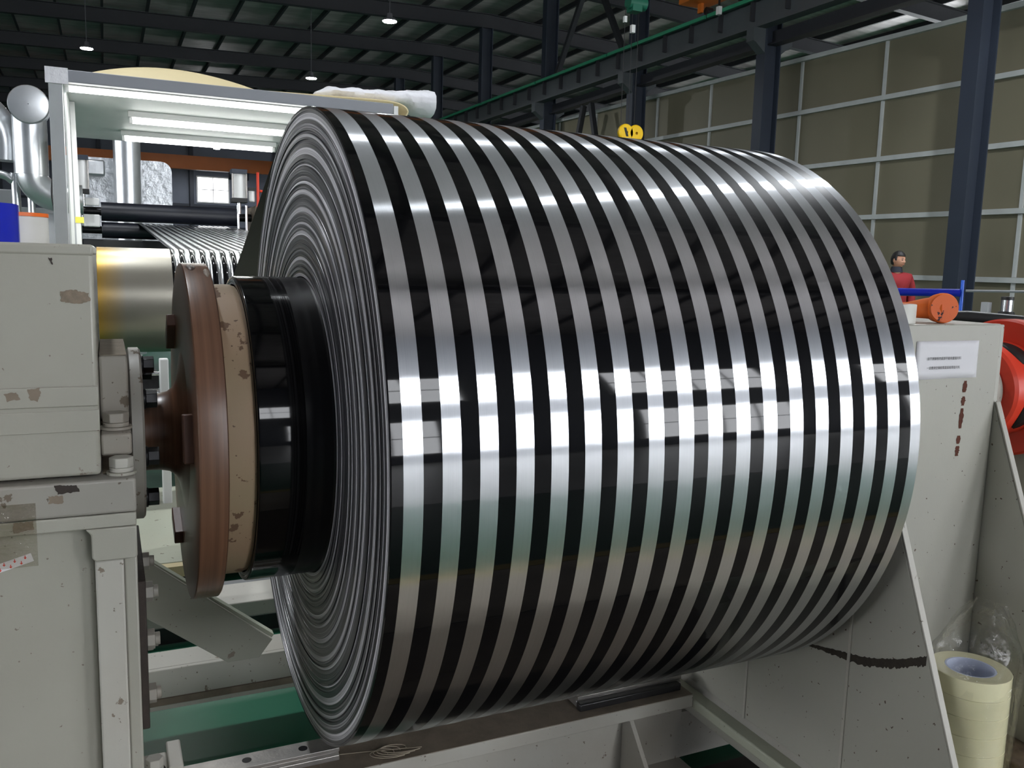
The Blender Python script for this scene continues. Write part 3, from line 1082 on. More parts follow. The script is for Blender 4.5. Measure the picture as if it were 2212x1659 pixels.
# ================================================================ LEFT STAND
ls = thing('near_stand', 'large grey painted steel stand holding the bearing at the near end of the roll', 'machine stand', (-0.8, 0, 0))
XR = -0.3565
bx('housing', -1.3, XR, -0.285, 0.26, 0.992, 1.333, 'paint', ls, 0.006)
bx('ridge', -1.3, XR + 0.0005, -0.2895, -0.2855, 1.098, 1.128, 'paint', ls, 0.003)
bx('ridge', -1.3, XR + 0.0005, -0.2880, -0.2855, 1.060, 1.092, 'paint', ls, 0.003)
bx('lid', -1.3, XR + 0.001, -0.2875, 0.262, 1.3185, 1.335, 'paint', ls, 0.004)
bx('base_plate', -1.3, -0.3095, -0.305, 0.28, 0.936, 0.988, 'paint_dirty', ls, 0.004)
bx('flange_strip', -1.3, -0.3105, -0.302, 0.27, 0.914, 0.9345, 'paint', ls, 0.002)
obj('corner_block', lambda bm: prism(bm, [(-0.3105, 0.9135), (-0.3105, 0.866), (-0.314, 0.863), (-0.368, 0.863), (-0.3735, 0.868), (-0.3735, 0.905), (-0.381, 0.9135)], 'Y', -0.304, 0.1), 'paint', ls, 0.004)
bx('front_post', -0.3700, -0.3300, -0.300, 0.2, 0.0, 0.8625, 'paint_white', ls, 0.003)
bx('side_post', -0.3298, -0.3110, -0.292, 0.2, 0.0, 0.8625, 'paint', ls, 0.003)
bx('front_panel', -1.3, -0.3705, -0.272, 0.2, 0.0, 0.9135, 'paint', ls, 0.002)
# bolted joint plate on the inner side
jp = bx('joint_plate', -0.3108, -0.2985, -0.235, 0.09, 0.545, 0.800, 'gasket', ls, 0.002)
for (yb, zb, rb) in ((-0.19, 0.765, 0.017), (-0.21, 0.690, 0.017), (-0.13, 0.652, 0.016), (-0.20, 0.590, 0.017), (-0.06, 0.775, 0.016)):
    obj('bolt', lambda bm: (hexhead(bm, (-0.2984, yb, zb), (1, 0, 0), rb, 0.012), cyl(bm, (-0.2984 + 0.012, yb, zb), (-0.2984 + 0.020, yb, zb), rb * 0.62, seg=12)), 'paint_dirty', jp, 0.001)

# ---- pillow-block bearing on the stand
bl = thing('bearing_block', 'grey pillow-block bearing with round flange between stand and brown hub', 'bearing', (-0.335, 0, 0.99))
bx('cap', -0.3560, -0.3125, -0.150, 0.150, 1.050, 1.158, 'paint_dirty', bl, 0.005)
bx('dust_layer', -0.3545, -0.3140, -0.147, 0.148, 1.1581, 1.1590, 'dust', bl)
bx('dust_layer', -0.3550, -0.3120, -0.262, -0.1415, 0.9886, 0.9895, 'dust', bl)
bx('foot', -0.3560, -0.3120, -0.245, -0.1505, 1.012, 1.046, 'paint_dirty', bl, 0.004)
bx('foot', -0.3560, -0.3120, 0.1505, 0.245, 1.012, 1.046, 'paint_dirty', bl, 0.004)
bx('saddle', -0.3560, -0.3150, -0.14, 0.2, 0.9885, 1.0495, 'grime', bl)
fl = obj('round_flange', lambda bm: lathe(bm, [(-0.3120, 0.06), (-0.3120, 0.150), (-0.3090, 0.156), (-0.2930, 0.156), (-0.2895, 0.152), (-0.2895, 0.06)], (0, 0, AX), 'X', 96, True), 'paint_dirty', bl, origin=(0, 0, AX), ang=30)


def bolt_y(y0, z0, r, h, m, parent):
    return obj('bolt', lambda bm: (cyl(bm, (-0.2894, y0, z0), (-0.2894 + 0.004, y0, z0), r * 1.15, seg=20), hexhead(bm, (-0.2854, y0, z0), (1, 0, 0), r, h)), m, parent, 0.001)


for k in range(8):
    t = math.radians(98 + 45 * k)
    bolt_y(0.128 * math.cos(t), AX + 0.128 * math.sin(t), 0.0155, 0.018, 'black_bolt', fl)


def bolt_z(x0, y0, z0, r, h, m, parent, wash='paint_dirty'):
    b = obj('bolt', lambda bm: (cyl(bm, (x0, y0, z0 + 0.004), (x0, y0, z0 + 0.004 + h * 0.3), r * 0.98, seg=24), hexhead(bm, (x0, y0, z0 + 0.004 + h * 0.3), (0, 0, 1), r, h * 0.7, 0.55)), m, parent, 0.0012)
    obj('washer', lambda bm: cyl(bm, (x0, y0, z0), (x0, y0, z0 + 0.004), r * 1.22, seg=28), wash, b)
    return b


bolt_z(-0.3335, -0.198, 1.0465, 0.0195, 0.022, 'paint_dirty', bl)
bolt_z(-0.3285, -0.268, 0.9885, 0.0175, 0.022, 'paint_white', ls, 'paint')
# foot bolt low beside the stand
fb = thing('anchor_foot', 'pale anchor foot with hex bolt low beside the near stand', 'anchor foot', (-0.275, 0.02, 0.0))
bx('foot_block', -0.308, -0.262, -0.06, 0.06, 0.0, 0.335, 'paint_white', fb, 0.004)
bx('lug_plate', -0.262, -0.235, -0.02, 0.08, 0.0, 0.345, 'paint_white', fb, 0.003)
b_ = bolt_z(-0.287, -0.01, 0.3355, 0.0165, 0.026, 'paint_white', fb, 'gasket')

# paint scars on the housing (worn patches with a shape of their own)
def scar(name, pts, y, m, parent, seed, th=0.0006):
    rg = random.Random(seed)
    c = Vector((sum(p[0] for p in pts) / len(pts), sum(p[1] for p in pts) / len(pts)))
    P = []
    n = len(pts)
    for i in range(n):
        a, b = Vector(pts[i]), Vector(pts[(i + 1) % n])
        L = max(2, int((b - a).length / 0.0022))
        for k in range(L):
            q = a.lerp(b, k / L)
            P.append(tuple(q + (c - q).normalized() * rg.uniform(-0.0010, 0.0014)))
    return obj(name, lambda bm: prism(bm, P, 'Y', y - th, y), m, parent)


scar('paint_chip', [(-0.4005, 1.2665), (-0.3860, 1.2700), (-0.3640, 1.2645), (-0.3620, 1.2530), (-0.3780, 1.2490), (-0.4010, 1.2520)], -0.2853, 'chip_tan', ls, 1)
def rim_patch(t0, t1, xa, xb, m, seed):
    rg_ = random.Random(seed)

    def f(bm):
        n = 14
        A, B = [], []
        for k in range(n + 1):
            t = math.radians(t0 + (t1 - t0) * k / n)
            w_ = math.sin(PI * (0.08 + 0.84 * k / n))
            c = (xa + xb) / 2
            h = (xb - xa) / 2 * w_ * rg_.uniform(0.7, 1.05)
            r = 0.3099
            A.append(bm.verts.new((c - h, r * math.cos(t), AX + r * math.sin(t))))
            B.append(bm.verts.new((c + h, r * math.cos(t), AX + r * math.sin(t))))
        for k in range(n):
            bm.faces.new((A[k], A[k + 1], B[k + 1], B[k]))
    o = obj('worn_patch', f, m, ck)
    o.modifiers.new('thick', 'SOLIDIFY').thickness = 0.0004


rim_patch(104, 112, -0.187, -0.176, 'chip_pale', 5)
rim_patch(98, 106, -0.214, -0.196, 'chip_dark', 6)
scar('paint_chip', [(-0.4150, 1.316), (-0.4100, 1.314), (-0.4080, 1.305), (-0.4105, 1.305)], -0.2853, 'gasket', ls, 2)
scar('paint_chip', [(-0.4480, 1.126), (-0.4330, 1.1275), (-0.4310, 1.118), (-0.4360, 1.108), (-0.4460, 1.110)], -0.2896, 'grime', ls, 3)
scar('paint_chip', [(-0.4780, 1.120), (-0.4620, 1.123), (-0.4580, 1.112), (-0.4740, 1.109)], -0.2896, 'grime', ls, 4)
scar('paint_chip', [(-0.4200, 0.986), (-0.3900, 0.984), (-0.3850, 0.974), (-0.4150, 0.972)], -0.3051, 'gasket', ls, 6)
scar('paint_chip', [(-0.4270, 0.970), (-0.4080, 0.970), (-0.4080, 0.958), (-0.4270, 0.959)], -0.3051, 'grime', ls, 8)
scar('paint_chip', [(-0.4740, 0.9335), (-0.4480, 0.9345), (-0.4480, 0.922), (-0.4740, 0.918)], -0.3022, 'grime', ls, 9)

# tape stuck on the stand
tp = obj('clear_tape_strip', lambda bm: box(bm, -0.60, -0.4440, -0.3062, -0.3056, 0.868, 0.962), 'clear_tape')
tag(tp, 'strip of clear sticky tape stuck low on the near stand', 'tape')
at = thing('arrow_tape', 'white tape strip printed with small red arrows on the near stand', 'tape', (-0.49, -0.2730, 0.83))
T0, T1 = Vector((-0.570, -0.2727, 0.838)), Vector((-0.454, -0.2727, 0.8715))
_d = (T1 - T0).normalized()
_n = Vector((-_d.z, 0, _d.x))
obj('tape_strip', lambda bm: prism(bm, [((T0 - _n * 0.0065).x, (T0 - _n * 0.0065).z), ((T1 - _n * 0.0065).x, (T1 - _n * 0.0065).z), ((T1 + _n * 0.0065).x, (T1 + _n * 0.0065).z), ((T0 + _n * 0.0065).x, (T0 + _n * 0.0065).z)], 'Y', -0.2730, -0.2724), 'paper', at)
for k in range(16):
    c = T0 + _d * (0.004 + 0.0072 * k) + _n * (0.0030 if k % 2 else -0.0030)
    obj('arrow', lambda bm: prism(bm, [(c.x - 0.0006, c.z + 0.0028), (c.x + 0.0006, c.z + 0.0028), (c.x + 0.0006, c.z), (c.x + 0.0022, c.z), (c.x, c.z - 0.0028), (c.x - 0.0022, c.z), (c.x - 0.0006, c.z)], 'Y', -0.2734, -0.2731), 'red_paint', at)


# tape rolls on the near stand
def tape_roll(name, label, x, y, z, r, ri, h, m_tape, m_core, group=None):
    t = thing(name, label, 'tape roll', (x, y, z), group)
    obj('tape_winding', lambda bm: lathe(bm, [(0, ri + 0.004), (0, r - 0.001), (0.001, r), (h - 0.001, r), (h, r - 0.001), (h, ri + 0.004)], (x, y, z), 'Z', 72, True), m_tape, t, ang=30)
    obj('card_core', lambda bm: lathe(bm, [(0.0003, ri), (0.0003, ri + 0.0037), (h - 0.0003, ri + 0.0037), (h - 0.0003, ri)], (x, y, z), 'Z', 56, True), m_core, t, ang=50)
    return t


tape_roll('tape_roll', 'bright blue tape roll standing on the near stand at the picture edge', -0.520, -0.155, 1.3352, 0.062, 0.040, 0.058, 'blue_plastic', 'white_plastic')
wt = tape_roll('tape_roll', 'frosted white tape roll with orange top rim beside the blue roll', -0.468, -0.040, 1.3352, 0.044, 0.030, 0.044, 'tape_white', 'orange_plastic')
obj('orange_rim', lambda bm: lathe(bm, [(0.0441, 0.030), (0.0441, 0.0445), (0.0500, 0.0445), (0.0500, 0.030)], (-0.468, -0.040, 1.3352), 'Z', 56, True), 'orange_plastic', wt)

# ================================================================ RIGHT STAND
X1, X2, YF, ZT = 1.070, 1.432, -0.432, 1.222
rs = thing('far_stand', 'tall grey steel stand with sloping side plates at the far end of the roll', 'machine stand', (1.25, 0, 0.16))
bx('front_plate', X1 + 0.0145, X2 - 0.001, YF, YF + 0.016, 0.205, ZT, 'paint_stand', rs, 0.003)
bx('rear_plate', X1 + 0.0145, X2 - 0.001, 0.42, 0.436, 0.205, ZT, 'paint_stand', rs, 0.003)
bx('top_plate', X1 + 0.0145, X2 - 0.001, YF + 0.0165, 0.4195, ZT - 0.016, ZT - 0.0005, 'paint_white', rs, 0.002)
SL = 0.388


def side_plate(xa, xb):
    zc = 1.045
    return lambda bm: prism(bm, [(YF + 0.004, ZT - 0.002), (0.436, ZT - 0.002), (0.436, zc), (0.436 + SL * (zc - 0.205), 0.205), (YF - SL * (zc - 0.205), 0.205), (YF + 0.004, zc + 0.01)], 'X', xa, xb)


sp = obj('side_plate', side_plate(X1, X1 + 0.014), 'paint_stand', rs, 0.002)
obj('side_plate', side_plate(X2, X2 + 0.014), 'paint_stand', rs, 0.002)
for (ys, ztop) in ((-0.420, 1.2), (-0.108, 1.2)):
    bx('weld_seam', X1 - 0.0035, X1 - 0.0002, ys - 0.0035, ys + 0.0035, 0.21, ztop, 'paint_white', sp, 0.001)
# pale edge strips on the sloping fronts
for xa in (X1, X2):
    obj('edge_strip', lambda bm: prism(bm, [(YF - 0.0005, 1.050), (YF - SL * 0.84 - 0.0005, 0.207), (YF - SL * 0.84 - 0.0045, 0.207), (YF - 0.0045, 1.050)], 'X', xa - 0.0005, xa + 0.0145), 'paint_white', rs, 0.001)
bx('bottom_flange', 1.020, 1.50, -0.86, 0.86, 0.178, 0.2045, 'paint_pale', rs, 0.004)
bx('lower_plate', 1.032, 1.49, -0.87, 0.84, 0.150, 0.1775, 'paint_stand', rs, 0.003)
bx('slide_block', 1.040, 1.46, -0.80, -0.40, 0.075, 0.1495, 'paint_stand', rs, 0.004)
# weld fillet along the foot of the inner plate
obj('weld_fillet', lambda bm: prism(bm, [(X1 - 0.0005, 0.205), (X1 - 0.011, 0.205), (X1 - 0.0005, 0.217)], 'Y', -0.75, 0.74), 'paint_white', rs)


# rubbed rust arc on the inner plate and the rust drip under the notice
def rust_arc(bm):
    rg = random.Random(11)
    pts = [(-0.300, 0.4905), (-0.340, 0.4985), (-0.380, 0.5060), (-0.420, 0.5130), (-0.460, 0.5220), (-0.500, 0.5360), (-0.540, 0.5530), (-0.580, 0.5730), (-0.606, 0.5880)]
    P = smooth_path([(0, a, b) for a, b in pts], 10)
    up, dn = [], []
    for k, q in enumerate(P):
        wd = 0.004 + 0.010 * min(1, k / 35) if k < len(P) else 0.012
        up.append((q.y, q.z + wd * (0.6 + rg.uniform(-0.10, 0.10))))
        dn.append((q.y, q.z - wd * (0.75 + rg.uniform(-0.22, 0.22))))
    prism(bm, up + dn[::-1], 'X', X1 - 0.0007, X1 - 0.0001)


obj('rust_mark', rust_arc, 'dark_rust', sp)


def rust_drips(bm):
    rg = random.Random(12)
    for (z0, z1) in ((1.100, 1.075), (1.066, 1.046), (1.040, 0.996), (0.980, 0.962), (0.957, 0.935)):
        L, R = [], []
        n = 9
        for k in range(n + 1):
            z = z0 + (z1 - z0) * k / n
            xc = 1.3315 - 0.006 * (1.10 - z) / 0.17 + rg.uniform(-0.0007, 0.0007)
            wd = 0.0070 * (0.6 + 0.4 * math.sin(PI * k / n)) * rg.uniform(0.65, 1.1)
            L.append((xc - wd, z)); R.append((xc + wd, z))
        prism(bm, L + R[::-1], 'Y', YF - 0.0007, YF - 0.0001)


obj('rust_mark', rust_drips, 'rust', rs)

# paper notice
pn = thing('paper_notice', 'white paper notice with two lines of Chinese text taped to the far stand', 'notice', (1.27, YF, 1.107))
PA = [(1.172, 1.188), (1.361, 1.1865), (1.3615, 1.106), (1.188, 1.1075), (1.172, 1.110)]


def paper_mesh(bm):
    nx, nz = 14, 6
    g = []
    for j in range(nz + 1):
        row = []
        for i in range(nx + 1):
            u, v = i / nx, j / nz
            xx_ = 1.173 + (1.361 - 1.173) * u
            zz_ = 1.107 + (1.187 - 1.107) * v
            lift = 0.0012 + 0.0016 * (1 - v) ** 3 * (0.5 + 0.5 * math.sin(u * 9)) + 0.0008 * noise.noise(Vector((u * 3, v * 3, 0)))
            row.append(bm.verts.new((xx_, YF - lift, zz_)))
        g.append(row)
    for j in range(nz):
        for i in range(nx):
            bm.faces.new((g[j][i], g[j][i + 1], g[j + 1][i + 1], g[j + 1][i]))


pp = obj('sheet', paper_mesh, 'paper', pn)
s_ = pp.modifiers.new('thick', 'SOLIDIFY')
s_.thickness = 0.0003


def text(body, x, y, z, size, m, parent, rot=(PI / 2, 0, 0), align='LEFT', xs=1.0):
    cu = bpy.data.curves.new('lettering', 'FONT')
    cu.body = body
    cu.size = size
    cu.extrude = 0.00005
    cu.align_x = align
    cu.materials.append(M[m])
    tmp = bpy.data.objects.new('lettering_curve', cu)
    COL.objects.link(tmp)
    bpy.context.view_layer.update()
    me = bpy.data.meshes.new_from_object(tmp.evaluated_get(bpy.context.evaluated_depsgraph_get()))
    bpy.data.objects.remove(tmp)
    me.name = 'lettering'
    o = bpy.data.objects.new('lettering', me)
    COL.objects.link(o)
    o.parent = parent
    o.location = Vector((x, y, z)) - world_loc(parent)
    o.rotation_euler = rot
    o.scale = (xs, 1, 1)
    return o


text('\u6d82\u4e0d\u9508\u94a2\u5377\u7684\u5e95\u90e8\u4e0d\u80fd\u6709\u91cd\u63a5\u7247\u6599', 1.2050, YF - 0.0034, 1.1478, 0.0070, 'ink', pn, xs=0.97)
text('\u4e00\u5b9a\u8981\u7528\u7a7a\u94a2\u5957\u7b52\u76f4\u63a5\u6536\u5e26\u63a5\u7247\u6599.', 1.2050, YF - 0.0036, 1.1282, 0.0070, 'ink', pn, xs=0.95)

# things on top of the far stand
fr_ = tape_roll('tape_roll', 'frosted white tape roll with orange core on top of the far stand', 1.158, -0.375, ZT, 0.048, 0.030, 0.040, 'tape_white', 'orange_plastic')
ml_ = thing('orange_mallet', 'orange mallet lying on the far stand with its scuffed round face toward camera', 'mallet', (1.275, -0.39, ZT))
fdir = Vector((-0.42, -0.90, 0.04)).normalized()
c0 = Vector((1.276, -0.408, ZT + 0.0325))
hd = obj('head', lambda bm: lathe(bm, [(0, 0.004), (0.0, 0.029), (0.003, 0.0318), (0.012, 0.0322), (0.030, 0.0300), (0.042, 0.024), (0.046, 0.004)], (0, 0, 0), 'Y', 40, True), 'orange_plastic', None, origin=(0, 0, 0))
hd.parent = ml_
hd.location = c0 - Vector(ml_.location)
hd.rotation_euler = Vector((0, 1, 0)).rotation_difference(-fdir).to_euler()
ff = obj('striking_face', lambda bm: cyl(bm, (0, -0.0012, 0), (0, -0.0002, 0), 0.0295, seg=40), 'orange_dirty', None, origin=(0, 0, 0))
ff.parent = hd
ff.location = (0, 0, 0)
obj('neck', lambda bm: tube(bm, [c0 - fdir * 0.022, c0 - fdir * 0.025 + Vector((-0.026, 0.018, -0.002)), c0 - fdir * 0.025 + Vector((-0.042, 0.045, -0.006)), c0 - fdir * 0.025 + Vector((-0.054, 0.08, -0.008))], [0.026, 0.0215, 0.0165, 0.0155], 20), 'orange_plastic', ml_)
obj('handle', lambda bm: tube(bm, [c0 - fdir * 0.025 + Vector((-0.0535, 0.0795, -0.008)), c0 - fdir * 0.025 + Vector((-0.09, 0.27, -0.012))], 0.014, 16), 'black_cable', ml_)

# red coupling on the shaft beyond the far stand
rc = thing('red_coupling', 'bright red slotted coupling drum on the shaft beyond the far stand', 'coupling', (1.9, 0, AX - 0.2))
dm = obj('drum', lambda bm: lathe(bm, [(1.925, 0.05), (1.925, 0.120), (1.930, 0.132), (1.940, 0.138), (2.05, 0.138), (2.05, 0.05)], (0, 0, AX), 'X', 128, True), 'red_paint', rc, origin=(0, 0, AX), ang=30)
obj('rim_flange', lambda bm: lathe(bm, [(2.0505, 0.05), (2.0505, 0.196), (2.056, 0.202), (2.100, 0.202), (2.105, 0.196), (2.105, 0.05)], (0, 0, AX), 'X', 128, True), 'red_paint', rc, origin=(0, 0, AX), ang=30)
obj('pale_collar', lambda bm: lathe(bm, [(1.880, 0.05), (1.880, 0.098), (1.885, 0.104), (1.920, 0.104), (1.9245, 0.098), (1.9245, 0.05)], (0, 0, AX), 'X', 96, True), 'paint_white', rc, origin=(0, 0, AX), ang=30)
for ang in (122, 205, 20, 290):
    t = math.radians(ang)

    def slot(bm):
        pr = []
        for k in range(15):
            u = t - 0.42 + 0.84 * k / 14
            hw = 0.030 * math.sqrt(max(0.0, 1 - ((k - 7) / 7) ** 2)) + 0.001
            pr.append((u, hw))
        A = [bm.verts.new((2.000 - hw, 0.1386 * math.cos(u), AX + 0.1386 * math.sin(u))) for u, hw in pr]
        B = [bm.verts.new((2.000 + hw, 0.1386 * math.cos(u), AX + 0.1386 * math.sin(u))) for u, hw in pr]
        for i in range(14):
            bm.faces.new((A[i], A[i + 1], B[i + 1], B[i]))
    so = obj('slot', slot, 'red_dark', dm)
    s2 = so.modifiers.new('thick', 'SOLIDIFY')
    s2.thickness = 0.0012
obj('shaft', lambda bm: cyl(bm, (1.46, 0, AX), (1.8795, 0, AX), 0.045, seg=32), 'dark_steel', rc)
obj('shaft_support', lambda bm: (box(bm, 2.1055, 2.35, -0.15, 0.15, 0.0, 1.05),), 'paint_stand', rc, 0.01)

# packing tape stacks between the side plates
for k in range(9):
    lab = 'clear yellowish tape roll, %s of the tall stack in the plastic bag' % ['bottom one', 'second from the bottom', 'third from the bottom', 'fourth from the bottom', 'fifth from the bottom', 'fourth from the top', 'third from the top', 'second from the top', 'topmost'][k]
    tape_roll('tape_roll', lab, 1.2035, -0.603, 0.2048 + 0.0382 * k, 0.0745, 0.043, 0.0380, 'tape', 'tape_core', 'tall stack of clear tape rolls')
for k in range(6):
    lab = 'clear tape roll, %s of the short stack behind the bagged stack' % ['bottom one', 'second from the bottom', 'third from the bottom', 'third from the top', 'second from the top', 'topmost'][k]
    tape_roll('tape_roll', lab, 1.258, -0.4865, 0.2048 + 0.0432 * k, 0.050, 0.030, 0.0430, 'tape', 'tape_core', 'short stack of clear tape rolls')


def bag_mesh(bm):
    rows = []
    nz, ns = 26, 44
    for j in range(nz + 1):
        v = j / nz
        z = 0.207 + v * (0.670 - 0.207)
        base = 0.0785 + 0.004 * math.sin(v * 7)
        if z > 0.578:
            q = (z - 0.578) / 0.095
            base = base * (1 - 0.72 * q ** 1.3)
        cx = 1.2035 + 0.050 * max(0, (z - 0.50) / 0.17) ** 1.2
        cy = -0.603 + 0.012 * max(0, (z - 0.5) / 0.15)
        row = []
        for i in range(ns):
            t = 2 * PI * i / ns
            wr = noise.noise(Vector((math.cos(t) * 2.2, math.sin(t) * 2.2, z * 14)))
            wr2 = noise.noise(Vector((math.cos(t) * 6, math.sin(t) * 6, z * 30 + 4)))
            r = base + max(-0.0015, 0.010 * wr + 0.004 * wr2) * (0.45 + 1.6 * v * v)
            # slack fold on the right-hand side
            r += 0.030 * max(0, math.cos(t + 0.35)) ** 8 * math.sin(PI * min(1, max(0, (v - 0.2) / 0.75)))
            r = max(r, 0.0765) if z < 0.576 else r
            if math.cos(t - 1.13) > 0.7 and z < 0.48:
                r = min(r, 0.0775)
            row.append(bm.verts.new((cx + r * math.cos(t), cy + r * math.sin(t), z)))
        rows.append(row)
    for A, B in zip(rows[:-1], rows[1:]):
        for i in range(ns):
            k = (i + 1) % ns
            bm.faces.new((A[i], A[k], B[k], B[i]))


bag = obj('plastic_bag', bag_mesh, 'clear_film', ang=180)
tag(bag, 'wrinkled clear plastic bag pulled over the tall stack of tape rolls', 'bag')
wb = bx('fibre_board', 1.332, 1.4315, -0.76, -0.455, 0.2048, 0.327, 'wood', None, 0.004)
tag(wb, 'mottled brown fibre board block lying at the foot of the far stand', 'board')

# ================================================================ MACHINE BED
bd = thing('front_bed_beam', 'dirty white steel beam with brown greasy top running under the roll', 'bed beam', (0.4, 0.08, 0))
bx('top_flange', -0.303, 1.017, 0.030, 0.150, 0.186, 0.2195, 'paint_white', bd, 0.002)
bx('greasy_top', -0.303, 1.017, 0.0325, 0.1475, 0.2196, 0.2206, 'grime', bd)
bx('web', 1.0172, 1.7, 0.075, 0.088, 0.020, 0.1490, 'paint_white', bd)
bx('web', -0.303, 1.017, 0.075, 0.088, 0.020, 0.1858, 'paint_white', bd)
bx('bottom_flange', -0.303, 1.017, 0.015, 0.150, 0.0, 0.0198, 'paint_white', bd)
for xg in (0.27, 0.83):
    obj('gusset', lambda bm: prism(bm, [(0.0745, 0.0205), (0.0745, 0.1855), (0.045, 0.1855), (-0.10, 0.0205)], 'X', xg, xg + 0.012), 'paint_white', bd, 0.001)
bx('foot_plate', 0.22, 1.7, -0.39, 0.0145, 0.0065, 0.018, 'near_black', bd)  # near-black sheet laid over the green floor beside the beam


def guide_rail(x0, x1, label, holes):
    t = thing('guide_rail', label, 'guide rail', ((x0 + x1) / 2, 0.11, 0.2208))
    obj('rail', lambda bm: prism(bm, [(0.082, 0.2208), (0.136, 0.2208), (0.136, 0.232), (0.128, 0.237), (0.136, 0.242), (0.136, 0.250), (0.082, 0.250), (0.082, 0.242), (0.090, 0.237), (0.082, 0.232)], 'X', x0, x1), 'bare_steel', t, 0.0008)
    for h in holes:
        obj('screw_hole', lambda bm: cyl(bm, (h, 0.109, 0.2501), (h, 0.109, 0.2507), 0.010, seg=20), 'black_bolt', t)
    return t


guide_rail(-0.26, 0.095, 'worn steel guide rail with bolt holes under the near end of the roll', (-0.10, 0.02))
g2 = guide_rail(0.70, 1.015, 'greasy dark guide rail under the far end of the roll', (0.80, 0.92))
obj('dark_cover', lambda bm: box(bm, 0.695, 1.0, 0.060, 0.0815, 0.2208, 0.2400), 'dark_steel', g2, 0.003)
sc_ = thing('string_scrap', 'loose pale string tangled on the bed beam below the roll', 'string', (0.17, 0.05, 0.221))
rg = random.Random(4)
for k in range(4):
    cx, cy = 0.165 + 0.012 * k, 0.060 + 0.004 * k
    pts = [(cx + 0.035 * math.cos(t_) * (1 + 0.1 * k) + 0.01 * t_, cy + 0.020 * math.sin(t_), 0.2222 + 0.004 * math.sin(t_ * 0.5) ** 2) for t_ in [0.4 * q for q in range(14)]]
    obj('strand', lambda bm: tube(bm, pts, 0.0009, 6), 'cord', sc_)
obj('strand', lambda bm: tube(bm, smooth_path([(0.10, 0.10, 0.2225), (0.18, 0.082, 0.2235), (0.28, 0.06, 0.2225)]), 0.0008, 6), 'cord', sc_)

rb = thing('rear_bed_beam', 'pale steel channel of the machine bed behind the roll', 'bed beam', (0.2, 0.72, 0))
bx('web', -0.9, 2.2, 0.660, 0.675, 0.150, 0.230, 'paint_white', rb, 0.002)
bx('top_flange', -0.9, 2.2, 0.6755, 0.780, 0.218, 0.230, 'paint_white', rb, 0.002)
bx('greasy_strip', -0.9, 2.2, 0.656, 0.675, 0.132, 0.1497, 'grime', rb)
bx('bottom_flange', -0.9, 2.2, 0.655, 0.78, 0.120, 0.1315, 'paint_white', rb)
for xs in (-0.6, 0.5, 1.6):
    bx('leg', xs, xs + 0.08, 0.69, 0.77, 0.0, 0.1198, 'paint_white', rb)
br = obj('diagonal_brace', lambda bm: prism(bm, [(-0.42, 0.635), (-0.255, 0.530), (0.045, 0.278), (0.008, 0.2308), (-0.075, 0.2308), (-0.42, 0.500)], 'Y', 0.640, 0.652), 'paint', None, 0.002)
tag(br, 'grey flat diagonal brace welded to the rear bed channel', 'brace')
bs = bar('brace_lip', (-0.44, 0.668, 0.6755), (0.048, 0.668, 0.282), 0.03, 0.010, 'paint_pale', br, 0.001)

# platform plates and dark channel on the floor behind the bed
pf = thing('floor_frame', 'pale painted floor frame and panel lying behind the machine bed', 'floor frame', (0.3, 2.0, 0))
bx('panel', -1.2, 1.6, 1.95, 3.2, 0.05, 0.09, 'paint_pale', pf, 0.004)
bx('edge_strip', -1.2, 1.6, 1.90, 1.9495, 0.04, 0.085, 'beige_board', pf)
bx('beam', -1.2, 1.6, 1.35, 1.55, 0.06, 0.115, 'paint_white', pf, 0.004)
bx('channel', -1.2, 1.6, 1.345, 1.3495, 0.004, 0.06, 'dark_steel', pf)
bx('channel', -1.2, 1.6, 1.70, 1.76, 0.004, 0.05, 'grey_pole', pf)


# ================================================================ COATING MACHINE BEHIND (left)
cw = thing('chill_roller', 'large satin steel roller with amber left edge behind the brown disc', 'roller', (0.5, RY, RZ))
obj('roller_body', lambda bm: cyl(bm, (-0.335, RY, RZ), (1.36, RY, RZ), RRAD, seg=128), 'chill', cw)
obj('amber_edge', lambda bm: cyl(bm, (-0.382, RY, RZ), (-0.3352, RY, RZ), RRAD - 0.0005, seg=128), 'chill', cw)
obj('journal', lambda bm: cyl(bm, (-0.52, RY, RZ), (-0.3825, RY, RZ), 0.06, seg=32), 'dark_steel', cw)
bx('pedestal', -0.60, -0.53, RY - 0.2, RY + 0.2, 0.0, RZ + 0.10, 'machine_grey', cw, 0.01)
bx('pedestal', 1.42, 1.50, RY - 0.2, RY + 0.2, 0.0, RZ + 0.10, 'machine_grey', cw, 0.01)
obj('journal', lambda bm: cyl(bm, (1.3602, RY, RZ), (1.4195, RY, RZ), 0.06, seg=32), 'dark_steel', cw)

NIPY = 8.8
fw = thing('coated_web', 'striped film running from the black nip rollers over the big steel roller', 'film web', (0.5, 5.5, 1.3))


def wrap_strip(x0, x1, lift):
    def f(bm):
        path = []
        r = RRAD + lift
        for k in range(33):
            t = math.radians(262 - (262 - 86) * k / 32)
            path.append((RY + r * math.cos(t), RZ + r * math.sin(t)))
        a, b = path[-1], (NIPY, 1.6635)
        for k in range(1, 9):
            path.append((a[0] + (b[0] - a[0]) * k / 8, a[1] + (b[1] - a[1]) * k / 8))
        A = [bm.verts.new((x0, y, z)) for y, z in path]
        B = [bm.verts.new((x1, y, z)) for y, z in path]
        for i in range(len(path) - 1):
            bm.faces.new((A[i], A[i + 1], B[i + 1], B[i]))
    return f


